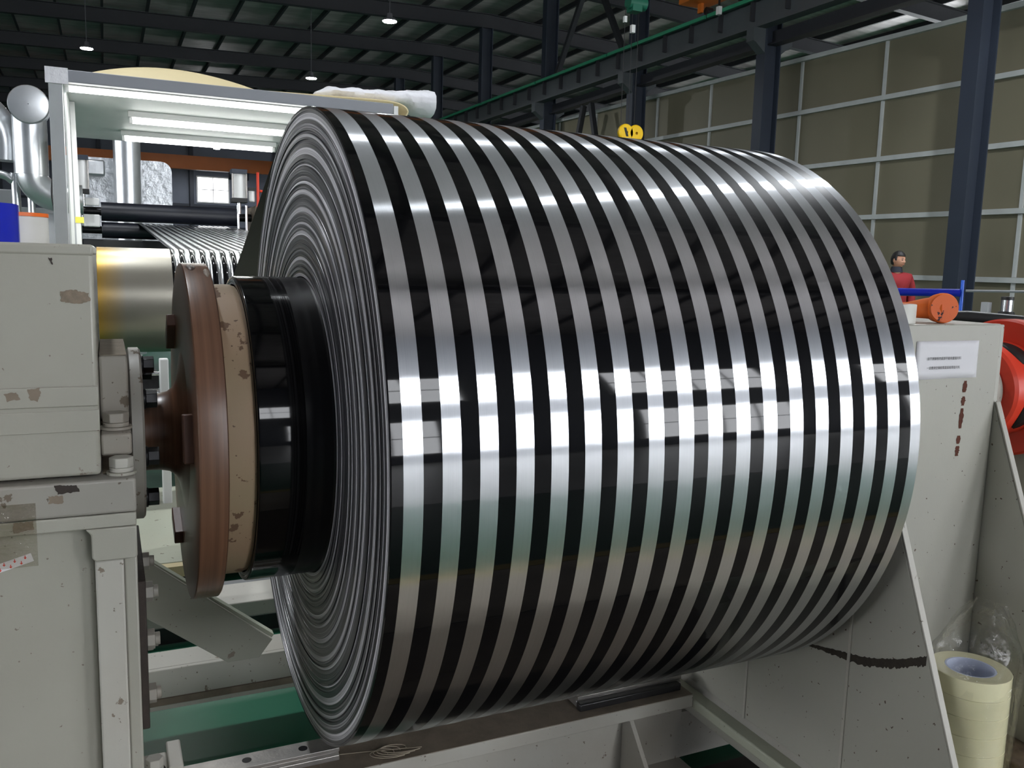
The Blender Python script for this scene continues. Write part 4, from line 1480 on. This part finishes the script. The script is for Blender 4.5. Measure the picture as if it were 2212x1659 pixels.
x0 = 0.0
for i in range(18):
    a, b = S0 + i * SP, min(S0 + i * SP + SW, RL)
    for nm_, u, v_, mt_ in (('black_band', x0, a, 'black_film'), ('silver_band', a, b, 'silver_web')):
        if mt_ == 'silver_web' and mt_ not in M:
            M['silver_web'] = mat('satin_silver_web', (0.62, 0.64, 0.66), 0.24, 1.0)
        o = obj(nm_, wrap_strip(u, v_, 0.0012), mt_, fw, ang=60)
        sm = o.modifiers.new('thick', 'SOLIDIFY')
        sm.thickness = 0.0008
    x0 = b

nu = thing('nip_roller', 'blue-black rubber nip roller, the upper one behind the canopy post', 'roller', (0.3, NIPY, 1.77))
obj('roller_body', lambda bm: cyl(bm, (-0.36, NIPY, 1.772), (1.05, NIPY, 1.772), 0.100, seg=48), 'rubber', nu)
for xa, xb in ((-0.55, -0.3605), (1.0505, 1.2)):
    obj('journal', lambda bm: cyl(bm, (xa, NIPY, 1.772), (xb, NIPY, 1.772), 0.045, seg=24), 'black_bolt', nu)
nl = thing('nip_roller', 'blue-black rubber nip roller, the lower one carrying the striped film', 'roller', (0.3, NIPY, 1.58))
obj('roller_body', lambda bm: cyl(bm, (-0.36, NIPY, 1.575), (1.05, NIPY, 1.575), 0.085, seg=48), 'rubber', nl)
for xa, xb in ((-0.55, -0.3605), (1.0505, 1.2)):
    obj('journal', lambda bm: cyl(bm, (xa, NIPY, 1.575), (xb, NIPY, 1.575), 0.04, seg=24), 'black_bolt', nl)
nf = thing('nip_stand', 'dark machine frame carrying the two rubber nip rollers', 'machine frame', (0.3, 9.0, 0))
bx('side_plate', -0.66, -0.555, 8.55, 9.1, 0.0, 1.93, 'machine_grey', nf, 0.01)
bx('side_plate', 1.205, 1.30, 8.55, 9.1, 0.0, 1.90, 'grime', nf, 0.01)
bx('cross_beam', -0.55, 1.20, 8.72, 8.95, 0.9, 1.475, 'machine_dark', nf, 0.01)
bx('bearing_shoe', -0.535, -0.375, 8.60, 8.66, 1.82, 1.90, 'white_plastic', nf, 0.01)
bx('bearing_shoe', -0.535, -0.375, 8.60, 8.66, 1.60, 1.73, 'white_plastic', nf, 0.01)
for xs in (1.03, 1.12):
    obj('guide_rod', lambda bm: cyl(bm, (xs, 8.58, 1.45), (xs, 8.58, 1.90), 0.016, seg=14), 'chrome', nf)


def air_cyl(label, x, y, z0, z1, r):
    t = thing('air_cylinder', label, 'air cylinder', (x, y, z0), 'air cylinders on the nip frame')
    obj('barrel', lambda bm: cyl(bm, (x, y, z0 + 0.05), (x, y, z1 - 0.05), r, seg=28), 'white_plastic', t)
    bx('end_cap', x - r * 1.15, x + r * 1.15, y - r * 1.15, y + r * 1.15, z1 - 0.05, z1, 'blue_steel', t, 0.004)
    bx('end_cap', x - r * 1.15, x + r * 1.15, y - r * 1.15, y + r * 1.15, z0, z0 + 0.05, 'black_paint', t, 0.004)
    for sx in (-1, 1):
        obj('tie_rod', lambda bm: cyl(bm, (x + sx * r, y - r, z0 + 0.05), (x + sx * r, y - r, z1 - 0.05), 0.010, seg=10), 'bare_steel', t)
    obj('piston_rod', lambda bm: cyl(bm, (x, y, z0 - 0.12), (x, y, z0), r * 0.3, seg=14), 'chrome', t)


air_cyl('white air cylinder beside the white strut at the left of the nip rollers', -0.52, 8.50, 1.93, 2.32, 0.050)
air_cyl('white air cylinder with red hoses at the right of the nip rollers', 1.03, 8.50, 1.92, 2.28, 0.072)
fl2 = thing('air_filter', 'small white air filter bowl beside the red hoses', 'air filter', (1.135, 8.5, 1.93))
obj('bowl', lambda bm: lathe(bm, [(0.0, 0.005), (0.0, 0.028), (0.01, 0.036), (0.12, 0.036), (0.12, 0.005)], (1.165, 8.48, 1.935), 'Z', 24, True), 'white_plastic', fl2)
obj('head', lambda bm: box(bm, 1.128, 1.205, 8.44, 8.52, 2.056, 2.09), 'black_paint', fl2)
h1 = obj('air_hose', lambda bm: tube(bm, smooth_path([(1.228, 8.45, 2.26), (1.228, 8.45, 2.0), (1.228, 8.45, 1.75), (1.225, 8.45, 1.0), (1.225, 8.45, 0.017)]), 0.016, 10), 'red_hose')
tag(h1, 'red air hose hanging straight down beside the roll', 'hose')
h2 = obj('air_hose', lambda bm: tube(bm, smooth_path([(1.247, 8.45, 2.06), (1.30, 8.45, 2.04), (1.35, 8.45, 1.94), (1.37, 8.45, 1.0), (1.38, 8.45, 0.015)]), 0.014, 10), 'red_hose')
tag(h2, 'red air hose arching right, the upper of the two arches', 'hose')
h3 = obj('air_hose', lambda bm: tube(bm, smooth_path([(1.247, 8.45, 1.90), (1.285, 8.45, 1.89), (1.32, 8.45, 1.82), (1.33, 8.45, 1.0), (1.33, 8.45, 0.015)]), 0.014, 10), 'red_hose')
tag(h3, 'red air hose arching right, the lower of the two arches', 'hose')

# ---- inspection canopy with fluorescent tubes
cn = thing('light_canopy', 'white sheet canopy on a grey frame with lit tubes underneath', 'canopy', (0.45, 5.6, 0))
bx('front_post', -0.605, -0.532, 4.18, 4.26, 0.0, 2.31, 'machine_grey', cn, 0.003)
bx('front_post', 1.40, 1.47, 4.18, 4.26, 0.0, 2.31, 'machine_grey', cn, 0.003)
bx('rear_post', -0.605, -0.545, 6.70, 6.76, 0.0, 2.31, 'machine_grey', cn, 0.003)
bx('rear_post', 1.40, 1.47, 6.70, 6.76, 0.0, 2.31, 'machine_grey', cn, 0.003)
bx('front_beam', -0.605, 1.47, 4.18, 4.25, 2.3105, 2.380, 'canopy_grey', cn, 0.004)
bx('side_beam', -0.605, -0.545, 4.2505, 7.01, 2.3105, 2.37, 'canopy_grey', cn)
bx('roof_sheet', -0.5445, 1.475, 4.2505, 7.02, 2.325, 2.345, 'canopy_white', cn)
bx('corner_wrap', -0.62, -0.50, 4.165, 4.1795, 2.295, 2.385, 'bag_white', cn)
bx('edge_cap', 1.4705, 1.50, 4.17, 4.26, 2.300, 2.365, 'white_plastic', cn)
bx('side_curtain', -0.530, -0.520, 4.30, 4.95, 1.30, 2.31, 'canopy_white', cn)


def tube_light(label, x0, x1, y, z, r, power):
    t = thing('tube_light', label, 'tube light', ((x0 + x1) / 2, y, z + 0.03), 'tube lights under the canopy')
    bx('batten', x0 - 0.03, x1 + 0.03, y - 0.045, y + 0.045, z + r + 0.002, 2.3245, 'white_plastic', t, 0.004)
    obj('tube', lambda bm: cyl(bm, (x0, y, z), (x1, y, z), r, seg=18), 'tube', t)
    for xe in (x0 - 0.02, x1):
        bx('end_holder', xe, xe + 0.02, y - 0.02, y + 0.02, z - r, z + r, 'white_plastic', t)
    d = bpy.data.lights.new('tube_glow', 'AREA')
    d.shape = 'RECTANGLE'
    d.size = x1 - x0
    d.size_y = 0.05
    d.energy = power
    d.color = (1.0, 1.0, 0.97)
    l = bpy.data.objects.new('tube_glow', d)
    COL.objects.link(l)
    l.parent = t
    l.location = (0, 0, -0.03 - r - 0.004)


tube_light('long lit tube along the front edge of the canopy', -0.50, 1.36, 4.30, 2.288, 0.014, 26)
tube_light('lit tube in the middle under the canopy', -0.13, 1.10, 5.22, 2.262, 0.019, 24)
tube_light('lit tube at the back under the canopy', -0.16, 1.02, 6.30, 2.262, 0.019, 24)


# beige sheet lying on the canopy, its edge curling up
def flap(bm):
    n = 40
    rows = []
    for i in range(n + 1):
        u = i / n
        x = -0.50 + u * 1.30
        h = 0.15 * math.sin(PI * min(1, u * 1.02)) ** 0.75 * (1.0 - 0.25 * u) if u < 0.98 else 0.005
        row = []
        for k in range(5):
            v = k / 4
            row.append(bm.verts.new((x, 4.34 + 0.10 * v + 0.5 * v * v * 0.2, 2.384 + h * v)))
        for k in range(1, 5):
            v = k / 4
            row.append(bm.verts.new((x, 4.54 + 1.3 * v, 2.384 + h * (1 - v * 0.9))))
        rows.append(row)
    for A, B in zip(rows[:-1], rows[1:]):
        for k in range(8):
            bm.faces.new((A[k], A[k + 1], B[k + 1], B[k]))


be = thing('beige_sheet', 'large beige card sheet curling up on top of the canopy', 'sheet', (0.5, 4.8, 2.382))
o = obj('curled_flap', flap, 'beige_board', be, ang=70)
o.modifiers.new('thick', 'SOLIDIFY').thickness = 0.004


def strip(bm):
    pts = [(0.20, 2.388), (0.8, 2.405), (1.35, 2.420), (1.50, 2.418), (1.58, 2.400), (1.615, 2.365), (1.60, 2.325), (1.555, 2.305), (1.50, 2.300)]
    P = smooth_path([(a, 0, b) for a, b in pts], 6)
    A = [bm.verts.new((p.x, 4.30, p.z)) for p in P]
    B = [bm.verts.new((p.x, 5.2, p.z)) for p in P]
    for i in range(len(P) - 1):
        bm.faces.new((A[i], A[i + 1], B[i + 1], B[i]))


o = obj('rolled_end', strip, 'beige_board', be, ang=70)
o.modifiers.new('thick', 'SOLIDIFY').thickness = 0.012


def sack(bm):
    nx, ny = 60, 16
    rows = []
    for i in range(nx + 1):
        u = i / nx
        x = 1.03 + 0.86 * u
        row = []
        for j in range(ny):
            t = 2 * PI * j / ny
            top = 0.042 + 0.022 * u
            c, s = math.cos(t), math.sin(t)
            wr = 0.016 * noise.noise(Vector((u * 9, c * 1.5, s * 1.5))) + 0.008 * noise.noise(Vector((u * 26, c * 3, s * 3 + 5)))
            ry, rz = 0.20 * (1 - 0.15 * u), top + (0.045 * max(0, u - 0.7) / 0.3)
            zc = 2.472 + 0.020 * u - 0.022 * max(0, u - 0.75) / 0.25
            k = min(1, 8 * u + 0.25) * (1 if u < 0.985 else 0.55)
            row.append(bm.verts.new((x, 4.62 + (ry + wr) * c * k, max(zc + (rz + wr) * s * k, 2.427 if u < 0.62 else 2.35))))
        rows.append(row)
    for A, B in zip(rows[:-1], rows[1:]):
        for k in range(ny):
            q = (k + 1) % ny
            bm.faces.new((A[k], A[q], B[q], B[k]))
    bm.faces.new(rows[0][::-1])
    bm.faces.new(rows[-1])


sk = obj('plastic_sack', sack, 'bag_white', ang=60)
tag(sk, 'crumpled white plastic sack lying on the canopy end', 'sack')
st_ = thing('white_strut', 'thin white strut with a yellow tape band beside the canopy post', 'strut', (-0.49, 5.0, 0))
bar('rod', (-0.505, 5.0, 2.32), (-0.478, 5.0, 0.0), 0.045, 0.03, 'white_plastic', st_)
obj('tape_band', lambda bm: box(bm, -0.514, -0.462, 4.972, 5.028, 1.525, 1.565), 'yellow_tape', st_)
oh = obj('air_hose', lambda bm: tube(bm, smooth_path([(-0.60, 5.1, 1.95), (-0.598, 5.1, 1.75), (-0.60, 5.1, 1.5), (-0.61, 5.1, 1.2), (-0.61, 5.1, 0.6)]), [0.006, 0.008, 0.011] + [0.016] * 60, 10), 'red_hose')
tag(oh, 'orange-red hose hanging down behind the canopy front post', 'hose')
cb = obj('power_cable', lambda bm: tube(bm, smooth_path([(-0.64, 5.6, 2.40), (-0.66, 5.6, 2.15), (-0.655, 5.6, 1.95), (-0.675, 5.6, 1.75), (-0.655, 5.6, 1.55), (-0.65, 5.6, 1.2), (-0.65, 5.6, 0.3)]), 0.009, 8), 'black_cable')
tag(cb, 'thin black cable hanging loosely left of the canopy post', 'cable')

# ---- ducts
d1 = thing('exhaust_duct', 'galvanised exhaust duct with a blank round end cap left of the canopy', 'duct', (-0.88, 7.0, 0.0))


def elbow(bm, pts, r, seg=36):
    tube(bm, smooth_path(pts, 6), r, seg)


obj('riser', lambda bm: cyl(bm, (-0.888, 7.0, 1.98), (-0.888, 7.0, 2.47), 0.134, seg=40), 'duct', d1)
obj('end_cap', lambda bm: lathe(bm, [(-0.108, 0.004), (-0.106, 0.06), (-0.103, 0.12), (-0.098, 0.150), (-0.085, 0.157), (-0.03, 0.157), (0.18, 0.150), (0.30, 0.10), (0.32, 0.004)], (-0.878, 6.93, 2.545), 'Y', 40, True), 'duct', d1)
obj('elbow', lambda bm: elbow(bm, [(-0.888, 7.0, 2.02), (-0.875, 7.0, 1.93), (-0.82, 7.0, 1.855), (-0.74, 7.0, 1.81), (-0.62, 7.0, 1.79), (-0.50, 7.0, 1.79)], 0.125), 'duct', d1)
obj('support_pipe', lambda bm: cyl(bm, (-0.90, 7.0, 0.0), (-0.90, 7.0, 1.92), 0.03, seg=16), 'duct', d1)
d2 = thing('exhaust_duct', 'second galvanised duct elbow cut off by the left picture edge', 'duct', (-1.2, 7.2, 0.0))
obj('elbow', lambda bm: elbow(bm, [(-1.55, 7.2, 2.60), (-1.30, 7.2, 2.56), (-1.16, 7.2, 2.45), (-1.10, 7.2, 2.28), (-1.10, 7.2, 2.1)], 0.13), 'duct', d2)
obj('pipe', lambda bm: elbow(bm, [(-1.5, 7.1, 1.98), (-1.16, 7.1, 1.98), (-1.05, 7.1, 1.93), (-1.02, 7.1, 1.82), (-1.02, 7.1, 0.0)], 0.035, 14), 'duct', d2)
d3 = thing('vertical_duct', 'tall straight galvanised duct rising behind the nip rollers', 'duct', (-0.03, 11.0, 0.0))
obj('pipe', lambda bm: cyl(bm, (-0.035, 11.0, 0.0), (-0.035, 11.0, 3.6), 0.166, seg=40), 'duct', d3)
for z in (1.7, 2.9):
    obj('seam_ring', lambda bm: lathe(bm, [(-0.012, 0.1662), (-0.012, 0.171), (0.012, 0.171), (0.012, 0.1662)], (-0.035, 11, z), 'Z', 40, True), 'duct', d3)
tk = thing('wrapped_oven', 'silver foil-wrapped oven housing with rounded shoulder behind the duct', 'oven', (-0.05, 12.2, 0))


def oven(bm):
    prof = []
    for (cx, cz, a0, a1) in ((0.40, 2.46, 0, 90), (-0.75, 2.46, 90, 180)):
        for k in range(7):
            t = math.radians(a0 + (a1 - a0) * k / 6)
            prof.append((cx + 0.14 * math.cos(t), cz + 0.14 * math.sin(t)))
    prof += [(-0.89, 0.0), (0.54, 0.0)]
    prism(bm, prof, 'Y', 11.5, 13.2)


obj('foil_shell', oven, 'foil_wrap', tk)
bx('vent_box', -0.62, -0.30, 11.3, 11.49, 2.35, 2.55, 'duct', tk, 0.02)
ct = thing('control_cabinet', 'pale grey control cabinet behind the tape rolls at the left edge', 'cabinet', (-0.85, 7.6, 0))
bx('body', -1.05, -0.72, 7.4, 7.9, 0.0, 1.72, 'machine_grey', ct, 0.01)
bx('door', -1.03, -0.74, 7.385, 7.3995, 0.1, 1.68, 'duct', ct, 0.004)
bx('handle', -0.78, -0.765, 7.365, 7.3845, 1.2, 1.32, 'black_paint', ct)
cp = thing('dark_cabinet', 'dark grey machine cabinet at the far left edge under the duct', 'cabinet', (-1.4, 8.2, 0))
bx('body', -1.75, -1.10, 7.9, 8.6, 0.0, 1.90, 'grey_pole', cp, 0.01)
bx('shelf_lip', -1.75, -1.08, 7.86, 7.8995, 1.62, 1.66, 'machine_grey', cp)

# small rack of guide bars seen in the gap between stand and disc
rk = thing('bar_rack', 'small rack with white post and chrome bars under the steel roller', 'rack', (0.0, 2.9, 0))
bx('post', -0.116, -0.074, 2.86, 2.92, 0.0, 0.818, 'white_plastic', rk, 0.006)
bx('post', -0.62, -0.57, 2.86, 2.92, 0.0, 0.818, 'white_plastic', rk, 0.006)
obj('bar', lambda bm: cyl(bm, (-0.569, 2.9, 0.742), (-0.1165, 2.9, 0.742), 0.011, seg=16), 'chrome', rk)
obj('bar', lambda bm: cyl(bm, (-0.569, 2.9, 0.645), (-0.1165, 2.9, 0.645), 0.026, seg=24), 'chrome', rk)
bx('tray', -0.569, -0.1165, 2.93, 3.2, 0.655, 0.73, 'dark_steel', rk)

# ================================================================ RIGHT BACKGROUND
bf = thing('blue_barrier', 'dark blue pipe barrier with bright blue post in front of the person', 'barrier', (4.3, 2.1, 0))
obj('pipe_rail', lambda bm: cyl(bm, (3.6, 2.941, 1.200), (4.388, 1.985, 1.222), 0.0245, seg=20), 'blue_pipe', bf)
obj('post', lambda bm: cyl(bm, (4.402, 1.968, 0.0), (4.395, 1.980, 1.300), 0.017, 0.010, seg=16), 'blue_bright', bf)
obj('thin_bar', lambda bm: cyl(bm, (4.405, 1.962, 1.236), (5.2, 0.98, 1.262), 0.008, seg=10), 'grey_pole', bf)
mt = thing('work_table', 'low dark work table with a small upright cylinder unit behind the far stand', 'table', (2.75, 0.5, 0))
TX = 2.3


def table_top(bm):
    prism(bm, [(2.50, 0.45), (3.40, -0.35), (3.9, 0.30), (3.0, 1.15)], 'Z', 1.125, 1.150)


obj('table_top', table_top, 'grey_pole', mt, 0.003)
for (xa, ya) in ((2.62, 0.45), (3.36, -0.22), (3.75, 0.28), (3.02, 1.02)):
    bx('leg', xa - 0.03, xa + 0.03, ya - 0.03, ya + 0.03, 0.0, 1.1245, 'machine_dark', mt)
obj('black_pad', lambda bm: tube(bm, [(2.46, 0.62, 1.172), (2.56, 0.52, 1.175), (2.70, 0.40, 1.170)], [0.018, 0.022, 0.016], 16), 'black_cable', mt)
cu_ = thing('cylinder_unit', 'small bright metal cylinder unit standing on the dark work table', 'cylinder unit', (2.83, 0.56, 1.1505))
bx('mount', 2.79, 2.87, 0.52, 0.60, 1.1506, 1.166, 'machine_dark', cu_)
bx('flange', 2.775, 2.885, 0.505, 0.615, 1.1662, 1.178, 'grime', cu_)
obj('base', lambda bm: cyl(bm, (2.83, 0.56, 1.1782), (2.83, 0.56, 1.192), 0.032, 0.027, seg=24), 'black_paint', cu_)
obj('barrel', lambda bm: cyl(bm, (2.83, 0.56, 1.1922), (2.83, 0.56, 1.236), 0.0205, seg=24), 'chrome', cu_)
obj('cap', lambda bm: cyl(bm, (2.83, 0.56, 1.2362), (2.83, 0.56, 1.249), 0.023, seg=24), 'black_paint', cu_)
bx('side_bracket', 2.775, 2.797, 0.60, 0.63, 1.1785, 1.225, 'machine_grey', cu_)
wp = thing('white_stand', 'pale blue-white pole stand cut off by the right picture edge', 'stand', (3.05, 0.62, 0))
obj('pole', lambda bm: cyl(bm, (3.068, 0.42, 1.165), (3.068, 0.42, 1.42), 0.006, seg=12), 'tape_core', wp)
for k in range(3):
    a = 2.0 + 2.1 * k
    obj('foot', lambda bm: tube(bm, [(3.068, 0.42, 1.185), (3.068 + 0.035 * math.cos(a), 0.42 + 0.035 * math.sin(a), 1.1535)], 0.003, 8), 'white_plastic', wp)
wbm = bx('white_beam', 4.2, 5.4, 1.72, 1.84, 0.005, 0.13, 'paint_white', None, 0.01)
tag(wbm, 'white painted steel bar lying on the green floor at the right edge', 'bar')


# ================================================================ PERSON
def skin_mesh(name, verts, edges, m, parent, sub=2, root=0):
    me = bpy.data.meshes.new(name)
    org = world_loc(parent) if parent else Vector((0, 0, 0))
    me.from_pydata([tuple(Vector(p) - org) for p, r in verts], edges, [])
    o = bpy.data.objects.new(name, me)
    COL.objects.link(o)
    o.parent = parent
    sm = o.modifiers.new('skin', 'SKIN')
    sm.use_smooth_shade = True
    for i, (p, r) in enumerate(verts):
        rr = r if isinstance(r, tuple) else (r, r)
        me.skin_vertices[0].data[i].radius = rr
        me.skin_vertices[0].data[i].use_root = (i == root)
    ss = o.modifiers.new('sub', 'SUBSURF')
    ss.levels = sub
    ss.render_levels = sub
    bpy.context.view_layer.update()
    em = bpy.data.meshes.new_from_object(o.evaluated_get(bpy.context.evaluated_depsgraph_get()))
    o.modifiers.clear()
    o.data = em
    for p in em.polygons:
        p.use_smooth = True
    em.materials.clear()
    em.materials.append(M[m])
    return o


PP = Vector((9.40, 6.905, 0.0))
pr = thing('person', 'person in red work jacket with dark collar standing behind the roll, looking right', 'person', PP)
# body frame: fwd = chest direction, lat = the person's left side
FW = Vector((-0.45, -0.89, 0)).normalized()
LT = Vector((0.89, -0.45, 0)).normalized()


def B(f, l, z):
    return PP + FW * f + LT * l + Vector((0, 0, z))


body_v, body_e = [], []


def add(p, r, link=None):
    body_v.append((p, r))
    if link is not None:
        body_e.append((link, len(body_v) - 1))
    return len(body_v) - 1


pel = add(B(0, 0, 0.86), (0.115, 0.14))
sp1 = add(B(0.0, 0, 1.02), (0.10, 0.125), pel)
sp2 = add(B(0.0, 0, 1.18), (0.11, 0.14), sp1)
sp3 = add(B(-0.01, 0, 1.29), (0.065, 0.08), sp2)
nk = add(B(0.0, 0.0, 1.385), 0.052, sp3)
nk2 = add(B(0.012, 0.004, 1.43), 0.050, nk)
for s in (-1, 1):
    sh = add(B(-0.005, 0.160 * s, 1.27), 0.042, sp3)
    el = add(B(0.0, 0.215 * s, 1.05), 0.042, sh)
    wr = add(B(0.06, 0.215 * s, 0.83), 0.028, el)
    pa = add(B(0.085, 0.212 * s, 0.765), (0.035, 0.018), wr)
    for k, (df, dl, L) in enumerate(((0.020, 0.0, 0.075), (0.008, 0.0, 0.085), (-0.006, 0.0, 0.080), (-0.018, 0.0, 0.062))):
        a = add(B(0.092 + df, 0.211 * s, 0.725), 0.0088, pa)
        b = add(B(0.100 + df, 0.205 * s, 0.725 - L * 0.5), 0.0082, a)
        add(B(0.098 + df, 0.192 * s, 0.725 - L * 0.92), 0.0072, b)
    th = add(B(0.118, 0.200 * s, 0.760), 0.0100, pa)
    add(B(0.128, 0.188 * s, 0.725), 0.0085, th)
    hp = add(B(0, 0.09 * s, 0.80), 0.085, pel)
    kn = add(B(0.015, 0.10 * s, 0.46), 0.056, hp)
    ank = add(B(-0.01, 0.105 * s, 0.08), 0.038, kn)
    add(B(0.12, 0.115 * s, 0.035), (0.042, 0.030), ank)
body = skin_mesh('body', body_v, body_e, 'skin', pr)


# head: one shaped mesh, joined to the body surface at the neck
HC = PP + Vector((0.012, -0.008, 1.515))
LOOK = Vector((0.10, -0.995, -0.05)).normalized()      # looks right of the camera
HR = LOOK.cross(Vector((0, 0, 1))).normalized()          # image-left ear side is -HR
HU = HR.cross(LOOK).normalized()


def head_mesh(bm):
    bmesh.ops.create_uvsphere(bm, u_segments=40, v_segments=28, radius=1.0)
    for v in bm.verts:
        c = v.co.copy()
        x, y, z = c                   # x: right, y: forward, z: up
        w_ = 0.078
        wz = 0.112 if z > 0 else 0.108
        f = 0.095 if y > 0 else 0.098
        if z < 0:
            w_ *= 1 - 0.30 * (-z) ** 1.6
            f *= 1 - 0.12 * (-z) ** 2
        px, py, pz = x * w_, y * f, z * wz
        if y > 0.2:
            # nose, brow, sockets, lips, chin
            nose = math.exp(-((px / 0.013) ** 2) - ((pz + 0.018) / 0.024) ** 2)
            py += 0.021 * nose
            py += 0.005 * math.exp(-((px / 0.045) ** 2) - ((pz - 0.028) / 0.010) ** 2)
            for s in (-1, 1):
                py -= 0.010 * math.exp(-(((px - s * 0.030) / 0.016) ** 2) - ((pz - 0.010) / 0.011) ** 2)
                py += 0.006 * math.exp(-(((px - s * 0.040) / 0.020) ** 2) - ((pz + 0.022) / 0.020) ** 2)
            py += 0.006 * math.exp(-((px / 0.022) ** 2) - ((pz + 0.052) / 0.010) ** 2)
            py += 0.008 * math.exp(-((px / 0.026) ** 2) - ((pz + 0.090) / 0.016) ** 2)
        v.co = HC + HR * px + LOOK * py + HU * pz


obj('head', head_mesh, 'skin', body, ang=180)
for s in (-1, 1):
    ec = HC + HR * (0.030 * s) + LOOK * 0.0835 + HU * 0.010
    obj('eye', lambda bm: (bmesh.ops.create_icosphere(bm, subdivisions=2, radius=0.0065), bmesh.ops.translate(bm, verts=bm.verts[:], vec=ec)), 'eye_dark', body)
    bc = HC + HR * (0.031 * s) + LOOK * 0.0915 + HU * 0.029
    obj('eyebrow', lambda bm: tube(bm, [bc - HR * 0.016 * s - HU * 0.002, bc + HU * 0.002, bc + HR * 0.018 * s - LOOK * 0.010 - HU * 0.002], [0.003, 0.0035, 0.002], 8), 'hair', body)
    ea = HC + HR * (0.079 * s) - LOOK * 0.005 + HU * 0.0

    def ear(bm):
        bmesh.ops.create_icosphere(bm, subdivisions=3, radius=1.0)
        for v in bm.verts:
            c = v.co
            v.co = ea + HR * (c.x * 0.008) + LOOK * (c.y * 0.017) + HU * (c.z * 0.030)
    obj('ear', ear, 'skin', body)
mc = HC + LOOK * 0.0945 - HU * 0.053
obj('mouth', lambda bm: tube(bm, [mc - HR * 0.022 - LOOK * 0.006, mc - HR * 0.010, mc, mc + HR * 0.010, mc + HR * 0.022 - LOOK * 0.006], [0.002, 0.0042, 0.0045, 0.0042, 0.002], 8), 'lips', body)


def hair_mesh(bm):
    bmesh.ops.create_uvsphere(bm, u_segments=40, v_segments=24, radius=1.0)
    kill = []
    for v in bm.verts:
        x, y, z = v.co
        if z < (0.42 if y > 0.35 else (-0.05 if y > -0.1 else -0.55)):
            kill.append(v)
            continue
        n = 0.005 * noise.noise(Vector((x * 7, y * 7, z * 7)))
        g = 0.012 * max(0, z) + n
        v.co = HC + HR * (x * (0.084 + g)) + LOOK * (y * (0.101 + g)) + HU * (z * (0.118 + g))
    bmesh.ops.delete(bm, geom=kill, context='VERTS')


hr = obj('hair', hair_mesh, 'hair', pr, ang=180)
hr.modifiers.new('thick', 'SOLIDIFY').thickness = 0.012
# jacket, collar, trousers, shoes
jv, je = [], []


def jadd(p, r, link=None):
    jv.append((p, r))
    if link is not None:
        je.append((link, len(jv) - 1))
    return len(jv) - 1


j0 = jadd(B(0, 0, 0.80), (0.15, 0.18))
j1 = jadd(B(0, 0, 0.98), (0.145, 0.175), j0)
j2 = jadd(B(0, 0, 1.16), (0.15, 0.19), j1)
j3 = jadd(B(-0.01, 0, 1.30), (0.115, 0.14), j2)
j4 = jadd(B(-0.005, 0, 1.372), (0.072, 0.078), j3)
for s in (-1, 1):
    a = jadd(B(-0.01, 0.165 * s, 1.285), 0.078, j3)
    b = jadd(B(-0.005, 0.215 * s, 1.17), 0.070, a)
    c = jadd(B(0.0, 0.222 * s, 1.04), 0.064, b)
    jadd(B(0.055, 0.218 * s, 0.845), 0.050, c)
jk = skin_mesh('jacket', jv, je, 'red_cloth', pr)
obj('collar', lambda bm: lathe(bm, [(-0.035, 0.083), (0.0, 0.076), (0.035, 0.068), (0.040, 0.062), (0.0, 0.066), (-0.035, 0.072)], tuple(B(0.004, 0.0, 1.392)), 'Z', 28, True), 'navy_cloth', jk)
cpt = B(0.165, 0.075, 1.135)
obj('chest_label', lambda bm: prism(bm, [(-0.045, -0.008), (0.045, -0.008), (0.045, 0.008), (-0.045, 0.008)], 'Y', -0.004, 0.0), 'white_plastic', jk, origin=(0, 0, 0))
lab_ = [c for c in jk.children if c.name.startswith('chest_label')][0]
lab_.location = cpt - world_loc(jk)
lab_.rotation_euler = (0, 0, math.atan2(LT.y, LT.x))
tv, te = [], []
tv.append((B(0, 0, 0.84), (0.135, 0.16)))
for s in (-1, 1):
    i0 = len(tv)
    tv += [(B(0, 0.085 * s, 0.74), 0.098), (B(0.012, 0.10 * s, 0.46), 0.075), (B(-0.01, 0.105 * s, 0.10), 0.062)]
    te += [(0, i0), (i0, i0 + 1), (i0 + 1, i0 + 2)]
skin_mesh('trousers', tv, te, 'navy_cloth', pr)
for s in (-1, 1):
    obj('shoe', lambda bm: tube(bm, [B(-0.06, 0.105 * s, 0.045), B(0.0, 0.107 * s, 0.05), B(0.10, 0.113 * s, 0.04), B(0.17, 0.118 * s, 0.028)], [0.036, 0.046, 0.042, 0.024], 14), 'black_cable', pr)
